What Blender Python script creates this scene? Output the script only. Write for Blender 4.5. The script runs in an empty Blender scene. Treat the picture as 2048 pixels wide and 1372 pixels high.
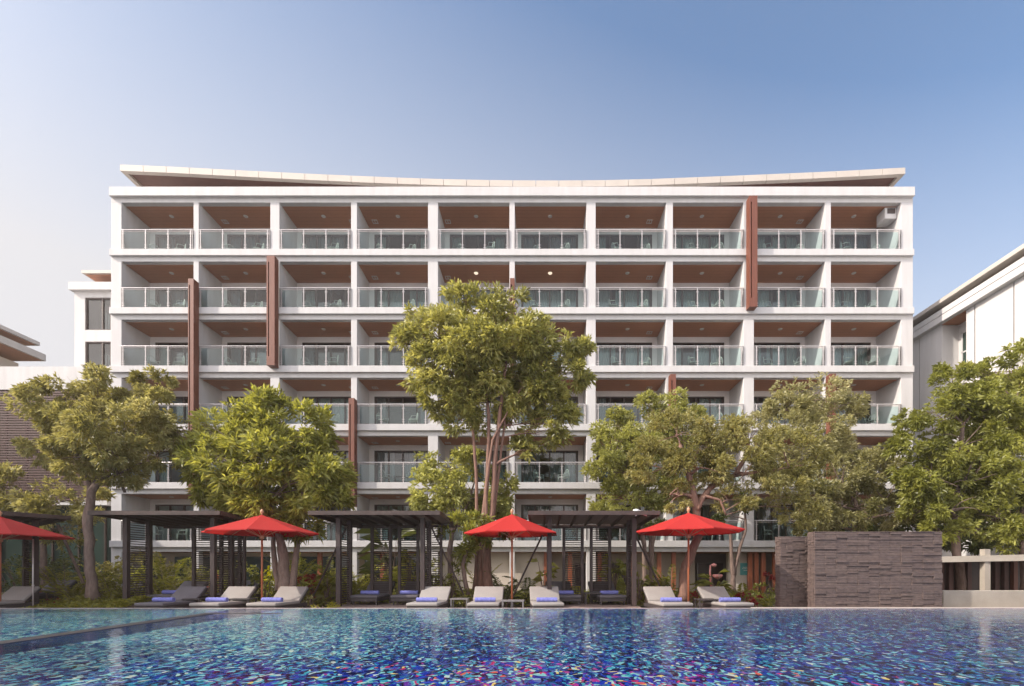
import bpy, math, random
import numpy as np
from mathutils import Vector, Matrix

random.seed(7)
rng = np.random.default_rng(11)
C = bpy.context.scene.collection
PI = math.pi
F = 945.0; VX = 1074.0; VY = 1135.0; H = 1.24

def P(px, py, Y):
    """point of the photo's pixel grid (2048 wide) at real distance Y"""
    return Vector(((px - VX) / F * Y, Y, H + (VY - py) / F * Y))
def PX(px, Y): return (px - VX) / F * Y
def PZ(py, Y): return H + (VY - py) / F * Y

# ------------------------------------------------------------------ materials
def new_mat(name):
    m = bpy.data.materials.new(name); m.use_nodes = True
    nt = m.node_tree; nt.nodes.clear()
    out = nt.nodes.new('ShaderNodeOutputMaterial')
    return m, nt, out
def N(nt, t, **kw):
    n = nt.nodes.new(t)
    for k, v in kw.items(): setattr(n, k, v)
    return n
def L(nt, a, b): nt.links.new(a, b)
def ramp(nt, stops, interp='LINEAR'):
    r = N(nt, 'ShaderNodeValToRGB'); cr = r.color_ramp; cr.interpolation = interp
    while len(cr.elements) < len(stops): cr.elements.new(0.5)
    for e, (p, c) in zip(cr.elements, stops):
        e.position = p; e.color = (c[0], c[1], c[2], 1)
    return r
def noise(nt, scale, detail=3, rough=0.5, vec=None, dims='3D'):
    n = N(nt, 'ShaderNodeTexNoise'); n.inputs['Scale'].default_value = scale
    n.inputs['Detail'].default_value = detail; n.inputs['Roughness'].default_value = rough
    if vec is not None: L(nt, vec, n.inputs['Vector'])
    return n
def mapping(nt, scale=(1, 1, 1), coord='Object'):
    tc = N(nt, 'ShaderNodeTexCoord'); mp = N(nt, 'ShaderNodeMapping')
    mp.inputs['Scale'].default_value = scale
    L(nt, tc.outputs[coord], mp.inputs['Vector'])
    return mp.outputs['Vector']
def basic(name, c1, c2=None, scale=2.0, rough=0.6, bump=0.0, bscale=40, metal=0.0, stretch=(1, 1, 1), spec=0.5):
    m, nt, out = new_mat(name)
    b = N(nt, 'ShaderNodeBsdfPrincipled'); b.inputs['Roughness'].default_value = rough
    b.inputs['Metallic'].default_value = metal
    b.inputs['Specular IOR Level'].default_value = spec
    if c2 is None: c2 = tuple(x * 0.86 for x in c1)
    v = mapping(nt, stretch)
    n = noise(nt, scale, 5, 0.6, v)
    r = ramp(nt, [(0.3, c2), (0.7, c1)])
    L(nt, n.outputs['Fac'], r.inputs['Fac']); L(nt, r.outputs['Color'], b.inputs['Base Color'])
    if bump:
        n2 = noise(nt, bscale, 4, 0.6, v); bp = N(nt, 'ShaderNodeBump')
        bp.inputs['Strength'].default_value = bump; bp.inputs['Distance'].default_value = 0.02
        L(nt, n2.outputs['Fac'], bp.inputs['Height']); L(nt, bp.outputs['Normal'], b.inputs['Normal'])
    L(nt, b.outputs['BSDF'], out.inputs['Surface'])
    return m

M = {}
M['white'] = basic('white_render', (0.60, 0.585, 0.58), (0.54, 0.52, 0.51), 1.1, 0.75, 0.15, 60, stretch=(3, 3, 0.35))
M['white_wing'] = basic('white_render_wing', (0.63, 0.61, 0.60), (0.55, 0.53, 0.515), 0.9, 0.8, 0.15, 60, stretch=(3, 3, 0.4))
M['fascia_cream'] = basic('cream_roof_panel', (0.56, 0.50, 0.44), (0.48, 0.43, 0.38), 0.8, 0.6, 0.1, 30)
M['interior_wall'] = basic('balcony_wall_paint', (0.74, 0.70, 0.68), (0.70, 0.66, 0.64), 0.8, 0.8)
def soffit_mat():
    m, nt, out = new_mat('timber_soffit')
    b = N(nt, 'ShaderNodeBsdfPrincipled'); b.inputs['Roughness'].default_value = 0.55
    v = mapping(nt, (1.2, 14, 1)); n = noise(nt, 2.0, 4, 0.6, v)
    r = ramp(nt, [(0.25, (0.38, 0.155, 0.08)), (0.75, (0.47, 0.20, 0.105))])
    w = N(nt, 'ShaderNodeTexWave', wave_type='BANDS', bands_direction='Y'); w.inputs['Scale'].default_value = 1.1
    w.inputs['Distortion'].default_value = 0
    L(nt, mapping(nt), w.inputs['Vector'])
    r2 = ramp(nt, [(0.0, (0.5, 0.5, 0.5)), (0.06, (1, 1, 1))])
    L(nt, w.outputs['Fac'], r2.inputs['Fac'])
    mx = N(nt, 'ShaderNodeMix', data_type='RGBA', blend_type='MULTIPLY'); mx.inputs[0].default_value = 0.5
    L(nt, n.outputs['Fac'], r.inputs['Fac']); L(nt, r.outputs['Color'], mx.inputs[6]); L(nt, r2.outputs['Color'], mx.inputs[7])
    L(nt, mx.outputs[2], b.inputs['Base Color']); L(nt, b.outputs['BSDF'], out.inputs['Surface'])
    return m
M['soffit'] = soffit_mat()
M['roof_soffit'] = basic('roof_soffit_boards', (0.15, 0.07, 0.055), (0.11, 0.05, 0.042), 2, 0.6, stretch=(1, 6, 1))
M['fin'] = basic('terracotta_timber', (0.19, 0.062, 0.034), (0.14, 0.044, 0.025), 3, 0.5, 0.1, 20, stretch=(6, 6, 0.6))
M['fin_dark'] = basic('slot_dark', (0.03, 0.012, 0.01))
M['frame_dark'] = basic('dark_window_frame', (0.055, 0.035, 0.03), (0.04, 0.027, 0.024), 4, 0.4)
M['steel'] = basic('brushed_steel', (0.72, 0.68, 0.67), (0.6, 0.57, 0.56), 8, 0.35, metal=0.35)
M['steel_dark'] = basic('weathered_steel', (0.3, 0.28, 0.28), (0.2, 0.19, 0.19), 8, 0.4, metal=0.5)
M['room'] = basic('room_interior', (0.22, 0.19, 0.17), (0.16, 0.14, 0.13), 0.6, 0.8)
M['pergola'] = basic('dark_stained_timber', (0.062, 0.04, 0.037), (0.034, 0.022, 0.021), 4, 0.55, 0.2, 60, stretch=(8, 8, 1))
M['pergola_roof'] = basic('dark_stained_boards', (0.08, 0.05, 0.043), (0.042, 0.027, 0.024), 3, 0.6, 0.25, 40, stretch=(1, 10, 1))
M['deck'] = basic('deck_boards', (0.30, 0.22, 0.19), (0.21, 0.155, 0.135), 2, 0.7, 0.2, 30, stretch=(1, 12, 1))
M['rim'] = basic('pool_rim_stone', (0.36, 0.29, 0.27), (0.2, 0.165, 0.16), 3, 0.4, 0.2, 50)
M['ledge'] = basic('pool_ledge_stone', (0.075, 0.07, 0.075), (0.04, 0.04, 0.048), 4, 0.3, 0.2, 50)
M['soil'] = basic('garden_soil', (0.085, 0.06, 0.035), (0.05, 0.05, 0.02), 3, 0.9, 0.5, 20)
M['red'] = basic('red_canvas', (0.74, 0.04, 0.03), (0.68, 0.035, 0.026), 1.5, 0.75, 0.15, 90)
def cloth(name, c):
    m, nt, out = new_mat(name)
    d = N(nt, 'ShaderNodeBsdfPrincipled'); d.inputs['Roughness'].default_value = 0.8; d.inputs['Base Color'].default_value = (*c, 1)
    t = N(nt, 'ShaderNodeBsdfTranslucent'); t.inputs['Color'].default_value = (*c, 1)
    n2 = noise(nt, 3, 4, 0.6, mapping(nt)); bp = N(nt, 'ShaderNodeBump'); bp.inputs['Strength'].default_value = 0.35; bp.inputs['Distance'].default_value = 0.05
    L(nt, n2.outputs[0], bp.inputs['Height']); L(nt, bp.outputs[0], d.inputs['Normal'])
    mx = N(nt, 'ShaderNodeMixShader'); mx.inputs[0].default_value = 0.3
    L(nt, d.outputs[0], mx.inputs[1]); L(nt, t.outputs[0], mx.inputs[2]); L(nt, mx.outputs[0], out.inputs['Surface'])
    return m
M['red'] = cloth('red_canvas_cloth', (0.52, 0.026, 0.022))
M['pole_wood'] = basic('orange_wood_pole', (0.42, 0.14, 0.06), (0.34, 0.10, 0.045), 6, 0.4, stretch=(8, 8, 1))
M['finial'] = basic('turned_wood_finial', (0.55, 0.3, 0.17), (0.45, 0.24, 0.13), 6, 0.4)
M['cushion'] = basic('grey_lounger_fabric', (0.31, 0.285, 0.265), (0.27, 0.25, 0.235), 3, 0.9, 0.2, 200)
M['cushion_shaded'] = basic('shaded_lounger_fabric', (0.13, 0.118, 0.13), (0.095, 0.088, 0.098), 3, 0.9, 0.2, 200)  # darker copy of the cushion grey, with shade put into the colour
M['wicker'] = basic('dark_wicker', (0.075, 0.06, 0.06), (0.035, 0.03, 0.032), 60, 0.55, 0.6, 120)
M['towel'] = basic('blue_towel', (0.22, 0.235, 0.56), (0.15, 0.16, 0.45), 10, 0.95, 0.5, 120)
M['orange_post'] = basic('orange_brown_timber', (0.36, 0.11, 0.05), (0.25, 0.075, 0.035), 4, 0.5, stretch=(6, 6, 1))
M['beige'] = basic('beige_plaster', (0.60, 0.53, 0.45), (0.53, 0.465, 0.40), 0.6, 0.85, 0.1, 50)
M['cream_wall'] = basic('cream_render', (0.38, 0.335, 0.28), (0.28, 0.245, 0.2), 1.2, 0.85, 0.2, 40)
M['bark'] = basic('grey_brown_bark', (0.24, 0.17, 0.14), (0.12, 0.08, 0.065), 5, 0.9, 0.8, 25, stretch=(3, 3, 0.7))
M['bark_pale'] = basic('pale_bark', (0.34, 0.26, 0.215), (0.19, 0.135, 0.11), 5, 0.9, 0.8, 25, stretch=(3, 3, 0.7))
M['bark_red'] = basic('reddish_bark', (0.30, 0.17, 0.125), (0.15, 0.085, 0.065), 5, 0.9, 0.8, 25, stretch=(5, 5, 0.5))
M['cctv'] = basic('white_plastic', (0.75, 0.74, 0.72), None, 3, 0.4)
M['black'] = basic('black_rubber', (0.02, 0.02, 0.02), None, 3, 0.5)
M['vent'] = basic('pale_grille', (0.6, 0.55, 0.5), None, 3, 0.5)
M['teal'] = basic('teal_sign', (0.10, 0.34, 0.33), (0.07, 0.27, 0.27), 8, 0.4)
M['chair'] = basic('pale_wire', (0.46, 0.48, 0.42), None, 3, 0.5)
M['slat'] = basic('brown_slat', (0.105, 0.05, 0.043), (0.07, 0.034, 0.03), 3, 0.6)
M['flower'] = basic('pink_white_bloom', (0.65, 0.38, 0.35), (0.6, 0.12, 0.1), 12, 0.6)
M['green_glass'] = basic('green_window_glass', (0.035, 0.06, 0.05), (0.025, 0.045, 0.038), 1, 0.08)
def curtain_mat(name, c1, c2):
    return basic(name, c1, c2, 6, 0.9, stretch=(6, 6, 0.3))
M['curtain'] = curtain_mat('sheer_curtain', (0.50, 0.57, 0.54), (0.38, 0.44, 0.42))
M['curtain2'] = curtain_mat('grey_curtain', (0.36, 0.38, 0.40), (0.27, 0.29, 0.31))
def lightmat():
    m, nt, out = new_mat('lit_downlight')
    e = N(nt, 'ShaderNodeEmission'); e.inputs['Color'].default_value = (1, .82, .62, 1); e.inputs['Strength'].default_value = 0.6
    L(nt, e.outputs[0], out.inputs['Surface']); return m
M['lit'] = lightmat()
def glass(name, tint, ior=1.45, rough=0.02, coat=1.0):
    m, nt, out = new_mat(name)
    t = N(nt, 'ShaderNodeBsdfTransparent'); t.inputs['Color'].default_value = (*tint, 1)
    g = N(nt, 'ShaderNodeBsdfGlossy'); g.inputs['Roughness'].default_value = rough
    g.inputs['Color'].default_value = (coat, coat, coat, 1)
    f = N(nt, 'ShaderNodeFresnel'); f.inputs['IOR'].default_value = ior
    mx = N(nt, 'ShaderNodeMixShader')
    L(nt, f.outputs[0], mx.inputs[0]); L(nt, t.outputs[0], mx.inputs[1]); L(nt, g.outputs[0], mx.inputs[2])
    L(nt, mx.outputs[0], out.inputs['Surface'])
    return m
M['rail_glass'] = glass('railing_glass', (0.62, 0.79, 0.80), 1.5)
M['pane'] = glass('window_pane', (0.72, 0.78, 0.78), 1.7)

def leaf_mat(name, dark, mid, light, transl=0.5, rough=0.36):
    m, nt, out = new_mat(name)
    a = N(nt, 'ShaderNodeAttribute'); a.attribute_name = 'tint'
    r = ramp(nt, [(0.0, dark), (0.5, mid), (1.0, light)])
    L(nt, a.outputs['Fac'], r.inputs['Fac'])
    b = N(nt, 'ShaderNodeBsdfPrincipled'); b.inputs['Roughness'].default_value = rough
    b.inputs['Specular IOR Level'].default_value = 0.6
    L(nt, r.outputs['Color'], b.inputs['Base Color'])
    t = N(nt, 'ShaderNodeBsdfTranslucent')
    hs = N(nt, 'ShaderNodeHueSaturation'); hs.inputs['Saturation'].default_value = 1.15; hs.inputs['Value'].default_value = 1.35
    hs.inputs['Hue'].default_value = 0.49
    L(nt, r.outputs['Color'], hs.inputs['Color']); L(nt, hs.outputs['Color'], t.inputs['Color'])
    mx = N(nt, 'ShaderNodeMixShader'); mx.inputs[0].default_value = transl
    L(nt, b.outputs[0], mx.inputs[1]); L(nt, t.outputs[0], mx.inputs[2]); L(nt, mx.outputs[0], out.inputs['Surface'])
    return m
LM = {
 'olive': leaf_mat('olive_leaves', (0.15, 0.14, 0.04), (0.33, 0.305, 0.10), (0.56, 0.52, 0.24)),
 'bright': leaf_mat('bright_leaves', (0.14, 0.14, 0.035), (0.35, 0.35, 0.08), (0.58, 0.57, 0.17)),
 'tall': leaf_mat('tall_tree_leaves', (0.15, 0.15, 0.045), (0.37, 0.36, 0.10), (0.60, 0.57, 0.21)),
 'green': leaf_mat('green_leaves', (0.11, 0.12, 0.03), (0.25, 0.26, 0.06), (0.44, 0.44, 0.12)),
 'bush': leaf_mat('light_green_leaves', (0.17, 0.175, 0.045), (0.37, 0.375, 0.11), (0.58, 0.58, 0.23)),
 'blossom': leaf_mat('pale_flowering_leaves', (0.13, 0.13, 0.04), (0.34, 0.32, 0.13), (0.62, 0.58, 0.34)),
 'palm': leaf_mat('palm_fronds', (0.08, 0.09, 0.014), (0.19, 0.19, 0.03), (0.33, 0.32, 0.06)),
 'dark': leaf_mat('dark_leaves', (0.045, 0.055, 0.018), (0.085, 0.10, 0.03), (0.15, 0.17, 0.05)),
 'lime': leaf_mat('yellow_green_leaves', (0.25, 0.24, 0.02), (0.42, 0.41, 0.04), (0.55, 0.53, 0.08)),
 'red': leaf_mat('red_leaves', (0.14, 0.02, 0.02), (0.3, 0.04, 0.04), (0.38, 0.12, 0.08)),
}

# ------------------------------------------------------------------ mesh helpers
ORG = {}
def tag(o, label=None, cat=None, group=None, kind=None):
    if label: o['label'] = label
    if cat: o['category'] = cat
    if group: o['group'] = group
    if kind: o['kind'] = kind
    return o
def thing(name, label, cat, loc=(0, 0, 0), group=None, rz=0.0):
    o = bpy.data.objects.new(name, None); C.objects.link(o)
    o.location = loc; o.rotation_euler = (0, 0, rz); o.empty_display_size = 0.2
    ORG[o.name] = Vector(loc) if rz == 0 else Vector((0, 0, 0))
    return tag(o, label, cat, group)

class MB:
    def __init__(s): s.v = []; s.f = []
    def add(s, vs, fs):
        b = len(s.v); s.v += [tuple(v) for v in vs]; s.f += [tuple(i + b for i in f) for f in fs]; return s
    def box(s, x0, x1, y0, y1, z0, z1):
        vs = [(x0, y0, z0), (x1, y0, z0), (x1, y1, z0), (x0, y1, z0), (x0, y0, z1), (x1, y0, z1), (x1, y1, z1), (x0, y1, z1)]
        return s.add(vs, [(0, 3, 2, 1), (4, 5, 6, 7), (0, 1, 5, 4), (1, 2, 6, 5), (2, 3, 7, 6), (3, 0, 4, 7)])
    def hexa(s, vs):
        return s.add(vs, [(0, 3, 2, 1), (4, 5, 6, 7), (0, 1, 5, 4), (1, 2, 6, 5), (2, 3, 7, 6), (3, 0, 4, 7)])
    def tube(s, pts, rads, n=8, cap=True):
        pts = [Vector(p) for p in pts]
        if not hasattr(rads, '__len__'): rads = [rads] * len(pts)
        b = len(s.v); prev = None
        for i, p in enumerate(pts):
            if i == 0: t = pts[1] - pts[0]
            elif i == len(pts) - 1: t = pts[-1] - pts[-2]
            else: t = pts[i + 1] - pts[i - 1]
            if t.length < 1e-9: t = Vector((0, 0, 1))
            t.normalize()
            if prev is None:
                u = t.orthogonal().normalized()
            else:
                u = prev - t * prev.dot(t)
                u = u.normalized() if u.length > 1e-6 else t.orthogonal().normalized()
            prev = u; w = t.cross(u)
            for k in range(n):
                a = 2 * PI * k / n
                s.v.append(tuple(p + (u * math.cos(a) + w * math.sin(a)) * rads[i]))
        for i in range(len(pts) - 1):
            for k in range(n):
                a = b + i * n + k; c = b + i * n + (k + 1) % n
                s.f.append((a, c, c + n, a + n))
        if cap:
            s.f.append(tuple(b + k for k in range(n - 1, -1, -1)))
            s.f.append(tuple(b + (len(pts) - 1) * n + k for k in range(n)))
        return s
    def lathe(s, prof, n=16, c=(0, 0, 0)):
        b = len(s.v)
        for r, z in prof:
            for k in range(n):
                a = 2 * PI * k / n; s.v.append((c[0] + r * math.cos(a), c[1] + r * math.sin(a), c[2] + z))
        for i in range(len(prof) - 1):
            for k in range(n):
                a = b + i * n + k; d = b + i * n + (k + 1) % n
                s.f.append((a, d, d + n, a + n))
        return s
    def build(s, name, mat, parent=None, smooth=False, bevel=0.0, seg=2):
        org = ORG.get(parent.name, Vector((0, 0, 0))) if parent else Vector((0, 0, 0))
        me = bpy.data.meshes.new(name)
        me.from_pydata([(x - org.x, y - org.y, z - org.z) for x, y, z in s.v], [], s.f)
        me.materials.append(M[mat] if isinstance(mat, str) else mat)
        if smooth: me.polygons.foreach_set('use_smooth', [True] * len(me.polygons))
        me.update()
        o = bpy.data.objects.new(name, me); C.objects.link(o)
        if parent: o.parent = parent; ORG[o.name] = org
        if bevel:
            md = o.modifiers.new('bevel', 'BEVEL'); md.width = bevel; md.segments = seg; md.limit_method = 'ANGLE'
        return o
def copy_tree(o, parent=None):
    c = o.copy(); C.objects.link(c); c.parent = parent
    for ch in [x for x in C.objects if x.parent == o]: copy_tree(ch, c)
    return c
KIDS = {}
def bld(mb, *a, **k): return mb.build(*a, **k)

DENS = 2.3
# numpy leaf meshes ------------------------------------------------------------
def leaf_mesh(name, mat, parent, pos, d, length, width, tint, droop=0.15, org=None):
    n = len(pos)
    d = d / (np.linalg.norm(d, axis=1, keepdims=True) + 1e-9)
    rnd = rng.normal(size=(n, 3)); rnd[:, 2] *= 0.6
    side = np.cross(d, rnd); side /= (np.linalg.norm(side, axis=1, keepdims=True) + 1e-9)
    nrm = np.cross(side, d)
    nrm *= np.where(nrm[:, 2:3] < 0, -1, 1)
    Lh = length[:, None]; W = width[:, None]
    base = pos
    mid = pos + d * Lh * 0.5
    tip = pos + d * Lh - np.array([0, 0, 1.0]) * Lh * droop
    a = mid + side * W * 0.5 + nrm * W * 0.18; b = mid - side * W * 0.5 + nrm * W * 0.18
    V = np.stack([base, a, tip, b], axis=1).reshape(-1, 3)
    if org is None: org = ORG.get(parent.name, Vector((0, 0, 0))) if parent else Vector((0, 0, 0))
    V = V - np.array(org)
    idx = np.arange(n) * 4
    T = np.stack([idx, idx + 1, idx + 2, idx, idx + 2, idx + 3], axis=1).reshape(-1)
    me = bpy.data.meshes.new(name)
    me.vertices.add(n * 4); me.vertices.foreach_set('co', V.astype(np.float32).ravel())
    me.loops.add(n * 6); me.loops.foreach_set('vertex_index', T.astype(np.int32))
    me.polygons.add(n * 2)
    me.polygons.foreach_set('loop_start', (np.arange(n * 2) * 3).astype(np.int32))
    at = me.attributes.new('tint', 'FLOAT', 'POINT')
    at.data.foreach_set('value', np.repeat(tint, 4).astype(np.float32))
    me.materials.append(mat); me.update(calc_edges=True); me.validate()
    o = bpy.data.objects.new(name, me); C.objects.link(o)
    if parent: o.parent = parent; ORG[o.name] = Vector(org)
    return o
def crown_leaves(blobs, dens, per, ln, wd, spread=0.55, up=0.25, clump=0.36, tbias=0.5):
    """blobs: (centre Vector, (rx, ry, rz)). returns arrays of leaves in rosettes on twig ends"""
    PP = []; DD = []; TT = []
    for c, (rx, ry, rz) in blobs:
        R = np.array([rx, ry, rz]); c = np.array(c)
        area = 4 * PI * ((rx * ry) ** 1.6 / 3 + (rx * rz) ** 1.6 / 3 + (ry * rz) ** 1.6 / 3) ** (1 / 1.6)
        ncl = int(area * dens)
        nsub = max(5, int(area / (0.9 * (0.45 * min(rx, rz) + 0.25) ** 2 * 3)))
        sd = rng.normal(size=(nsub, 3)); sd /= np.linalg.norm(sd, axis=1, keepdims=True)
        sr = rng.uniform(0.55, 1.0, nsub)[:, None] ** 0.7
        sc = sd * sr
        stint = rng.normal(0, 0.13, nsub)
        srad = rng.uniform(0.6, 1.25, nsub) * clump
        k = rng.integers(0, nsub, ncl)
        q = rng.normal(size=(ncl, 3)); q /= np.linalg.norm(q, axis=1, keepdims=True)
        q *= rng.uniform(0.35, 1, ncl)[:, None] ** 0.6
        loc = sc[k] + q * srad[k][:, None]
        pos = c + loc * R
        out = loc / (np.linalg.norm(loc, axis=1, keepdims=True) + 1e-6) * 0.6 + q * 0.6
        out[:, 2] += up
        pos = np.repeat(pos, per, axis=0); out = np.repeat(out, per, axis=0)
        jd = rng.normal(size=out.shape) * spread
        DD.append(out + jd); PP.append(pos + rng.normal(size=pos.shape) * ln * 0.15)
        TT.append(np.clip(tbias + np.repeat(stint[k], per) + rng.normal(0, 0.16, len(pos)), 0, 1))
    pos = np.concatenate(PP); d = np.concatenate(DD); t = np.concatenate(TT)
    n = len(pos)
    return pos, d, ln * rng.uniform(0.65, 1.25, n), wd * rng.uniform(0.7, 1.2, n), t

def wob(a, b, k, amp):
    """points from a to b with a gentle irregular bend"""
    a = Vector(a); b = Vector(b); out = []
    off = Vector((random.uniform(-1, 1), random.uniform(-1, 1), random.uniform(0, 1))) * amp * (b - a).length
    for i in range(k + 1):
        t = i / k
        p = a.lerp(b, t) + off * math.sin(PI * t)
        if 0 < i < k: p += Vector((random.uniform(-1, 1), random.uniform(-1, 1), random.uniform(-1, 1))) * amp * 0.25 * (b - a).length / k
        out.append(p)
    return out

def tree(name, label, Y, trunks, blobs_px, leaf, per, ln, wd, dens, bark='bark', tr=1.0, group='trees around the pool garden', nbr=3, **kw):
    """trunks: list of pixel paths [(px,py,radius,dY)...]; blobs_px: (px,py,rx_px,ry_px,dY)"""
    base = trunks[0][0]; loc = P(base[0], base[1], Y + base[3])
    t = thing(name, label, 'tree', loc, group)
    tb = MB(); ends = []
    for path in trunks:
        pts = [P(a, b, Y + d) for a, b, r, d in path]; rr = [r * tr for a, b, r, d in path]
        P2 = []; R2 = []
        for i in range(len(pts) - 1):
            for s in range(4):
                u = s / 4; P2.append(pts[i].lerp(pts[i + 1], u) + Vector((random.uniform(-1, 1), random.uniform(-1, 1), 0)) * rr[i] * 0.18)
                R2.append((rr[i] * (1 - u) + rr[i + 1] * u) * random.uniform(0.93, 1.07))
        P2.append(pts[-1]); R2.append(rr[-1])
        P2[0] = pts[0]; R2[0] *= 1.35
        tb.tube(P2, R2, 10); ends.append((P2[len(P2) // 2:], R2[len(P2) // 2:]))
    tb.build('trunk', bark, t, smooth=True)
    blobs = []
    br = MB()
    for (a, b, rx, ry, d) in blobs_px:
        c = P(a, b, Y + d); s = F / (Y + d)
        R = (rx / s, min(rx, ry) / s * 0.95, ry / s); blobs.append((c, R))
        best = min(((p, r) for e in ends for p, r in zip(*e)), key=lambda q: (q[0] - c).length + (3 if q[0].z > c.z else 0))
        r0 = min(best[1] * 0.65, 0.12)
        main = wob(best[0], c, 6, 0.12)
        br.tube(main, [r0 * (1 - 0.75 * i / 6) for i in range(7)], 6, False)
        for k in range(nbr + 3):
            st = main[random.randint(2, 6)]
            dv = Vector((random.gauss(0, 1), random.gauss(0, 1), random.gauss(0.3, 1))).normalized()
            e = c + Vector((dv.x * R[0], dv.y * R[1], dv.z * R[2])) * random.uniform(0.6, 0.95)
            sub = wob(st, e, 4, 0.14)
            br.tube(sub, [r0 * 0.4 * (1 - 0.8 * i / 4) for i in range(5)], 5, False)
    br.build('branches', bark, t, smooth=True)
    arr = crown_leaves(blobs, dens * DENS, per, ln * 1.08, wd * 1.2, **kw)
    leaf_mesh('crown', LM[leaf], t, *arr)
    return t

# ------------------------------------------------------------------ SETTING
g = MB().add([(-400, -60, -0.27), (400, -60, -0.27), (400, 600, -0.27), (-400, 600, -0.27)], [(0, 1, 2, 3)])
tag(g.build('ground', 'soil'), kind='structure')

# pool water : mosaic seen through a rippled, reflecting surface
def water_mat():
    m, nt, out = new_mat('pool_water')
    tc = N(nt, 'ShaderNodeTexCoord')
    sep = N(nt, 'ShaderNodeSeparateXYZ'); L(nt, tc.outputs['Object'], sep.inputs[0])
    # ripples
    mp = N(nt, 'ShaderNodeMapping'); mp.inputs['Scale'].default_value = (1.0, 0.9, 1)
    L(nt, tc.outputs['Object'], mp.inputs['Vector'])
    w1 = noise(nt, 3.2, 3, 0.55, mp.outputs[0]); w2 = noise(nt, 11, 2, 0.5, mp.outputs[0])
    # refraction-like displacement of the mosaic by the ripples
    s1 = N(nt, 'ShaderNodeVectorMath', operation='SUBTRACT'); s1.inputs[1].default_value = (0.5, 0.5, 0.5)
    nz = noise(nt, 5.5, 1.2, 0.5, mp.outputs[0])
    L(nt, nz.outputs['Color'], s1.inputs[0])
    s2 = N(nt, 'ShaderNodeVectorMath', operation='MULTIPLY'); s2.inputs[1].default_value = (0.16, 0.38, 0)
    L(nt, s1.outputs[0], s2.inputs[0])
    ad = N(nt, 'ShaderNodeVectorMath', operation='ADD'); L(nt, tc.outputs['Object'], ad.inputs[0]); L(nt, s2.outputs[0], ad.inputs[1])
    mm = N(nt, 'ShaderNodeMapping'); mm.inputs['Scale'].default_value = (0.9, 0.8, 1); L(nt, ad.outputs[0], mm.inputs['Vector'])
    v = N(nt, 'ShaderNodeTexVoronoi'); v.inputs['Scale'].default_value = 22.0
    L(nt, mm.outputs[0], v.inputs['Vector'])
    sc = N(nt, 'ShaderNodeSeparateColor'); L(nt, v.outputs['Color'], sc.inputs[0])
    blues = ramp(nt, [(0.0, (0.003, 0.006, 0.035)), (0.22, (0.005, 0.014, 0.12)), (0.40, (0.008, 0.03, 0.25)), (0.54, (0.008, 0.075, 0.2)),
                      (0.65, (0.03, 0.22, 0.30)), (0.75, (0.012, 0.010, 0.03)), (0.84, (0.07, 0.11, 0.26)), (0.91, (0.15, 0.38, 0.38)), (0.975, (0.36, 0.42, 0.38))], 'CONSTANT')
    L(nt, sc.outputs['Red'], blues.inputs['Fac'])
    cyan = ramp(nt, [(0.0, (0.012, 0.03, 0.15)), (0.24, (0.02, 0.10, 0.2)), (0.40, (0.07, 0.27, 0.32)), (0.55, (0.02, 0.08, 0.24)), (0.65, (0.14, 0.38, 0.38)), (0.81, (0.28, 0.46, 0.40)), (0.95, (0.40, 0.48, 0.41))], 'CONSTANT')
    L(nt, sc.outputs['Red'], cyan.inputs['Fac'])
    hot = ramp(nt, [(0.0, (0.01, 0.03, 0.28)), (0.2, (0.09, 0.02, 0.22)), (0.32, (0.04, 0.26, 0.32)), (0.44, (0.34, 0.02, 0.10)), (0.54, (0.012, 0.05, 0.32)), (0.68, (0.28, 0.03, 0.18)), (0.78, (0.32, 0.44, 0.40)), (0.88, (0.45, 0.09, 0.06)), (0.93, (0.48, 0.38, 0.12))], 'CONSTANT')
    L(nt, sc.outputs['Red'], hot.inputs['Fac'])
    # colour zones over the pool
    zn = noise(nt, 0.35, 2, 0.5, tc.outputs['Object'])
    def math_(op, a, b=None, clamp=False):
        n = N(nt, 'ShaderNodeMath', operation=op); n.use_clamp = clamp
        for i, q in enumerate((a, b)):
            if q is None: continue
            if isinstance(q, (int, float)): n.inputs[i].default_value = q
            else: L(nt, q, n.inputs[i])
        return n.outputs[0]
    # cyan towards the left: x < -2 -> cyan ; soft edge with noise
    xl = math_('ADD', math_('MULTIPLY', sep.outputs['X'], -0.10), math_('MULTIPLY', math_('SUBTRACT', sep.outputs['Y'], 8.0), 0.06))
    cz = math_('ADD', math_('ADD', xl, math_('MULTIPLY', zn.outputs['Fac'], 0.9)), -0.52)
    cz = math_('ADD', cz, math_('MULTIPLY', sc.outputs['Green'], 0.45))
    czr = ramp(nt, [(0.50, (0, 0, 0)), (0.56, (1, 1, 1))]); L(nt, cz, czr.inputs['Fac'])
    mx1 = N(nt, 'ShaderNodeMix', data_type='RGBA'); L(nt, czr.outputs['Color'], mx1.inputs[0]); L(nt, blues.outputs[0], mx1.inputs[6]); L(nt, cyan.outputs[0], mx1.inputs[7])
    # hot zone: near y 4.5..6.5, x -3.5..2.5
    dx = math_('DIVIDE', math_('SUBTRACT', sep.outputs['X'], 0.2), 3.6); dy = math_('DIVIDE', math_('SUBTRACT', sep.outputs['Y'], 4.6), 1.75)
    rr = math_('ADD', math_('MULTIPLY', dx, dx), math_('MULTIPLY', dy, dy))
    zn2 = noise(nt, 1.1, 2, 0.5, tc.outputs['Object'])
    hz = math_('ADD', math_('SUBTRACT', 1.15, rr), math_('MULTIPLY', math_('SUBTRACT', zn2.outputs['Fac'], 0.5), 3.2))
    hz = math_('ADD', hz, math_('MULTIPLY', math_('SUBTRACT', sc.outputs['Blue'], 0.78), 3.0))
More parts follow.
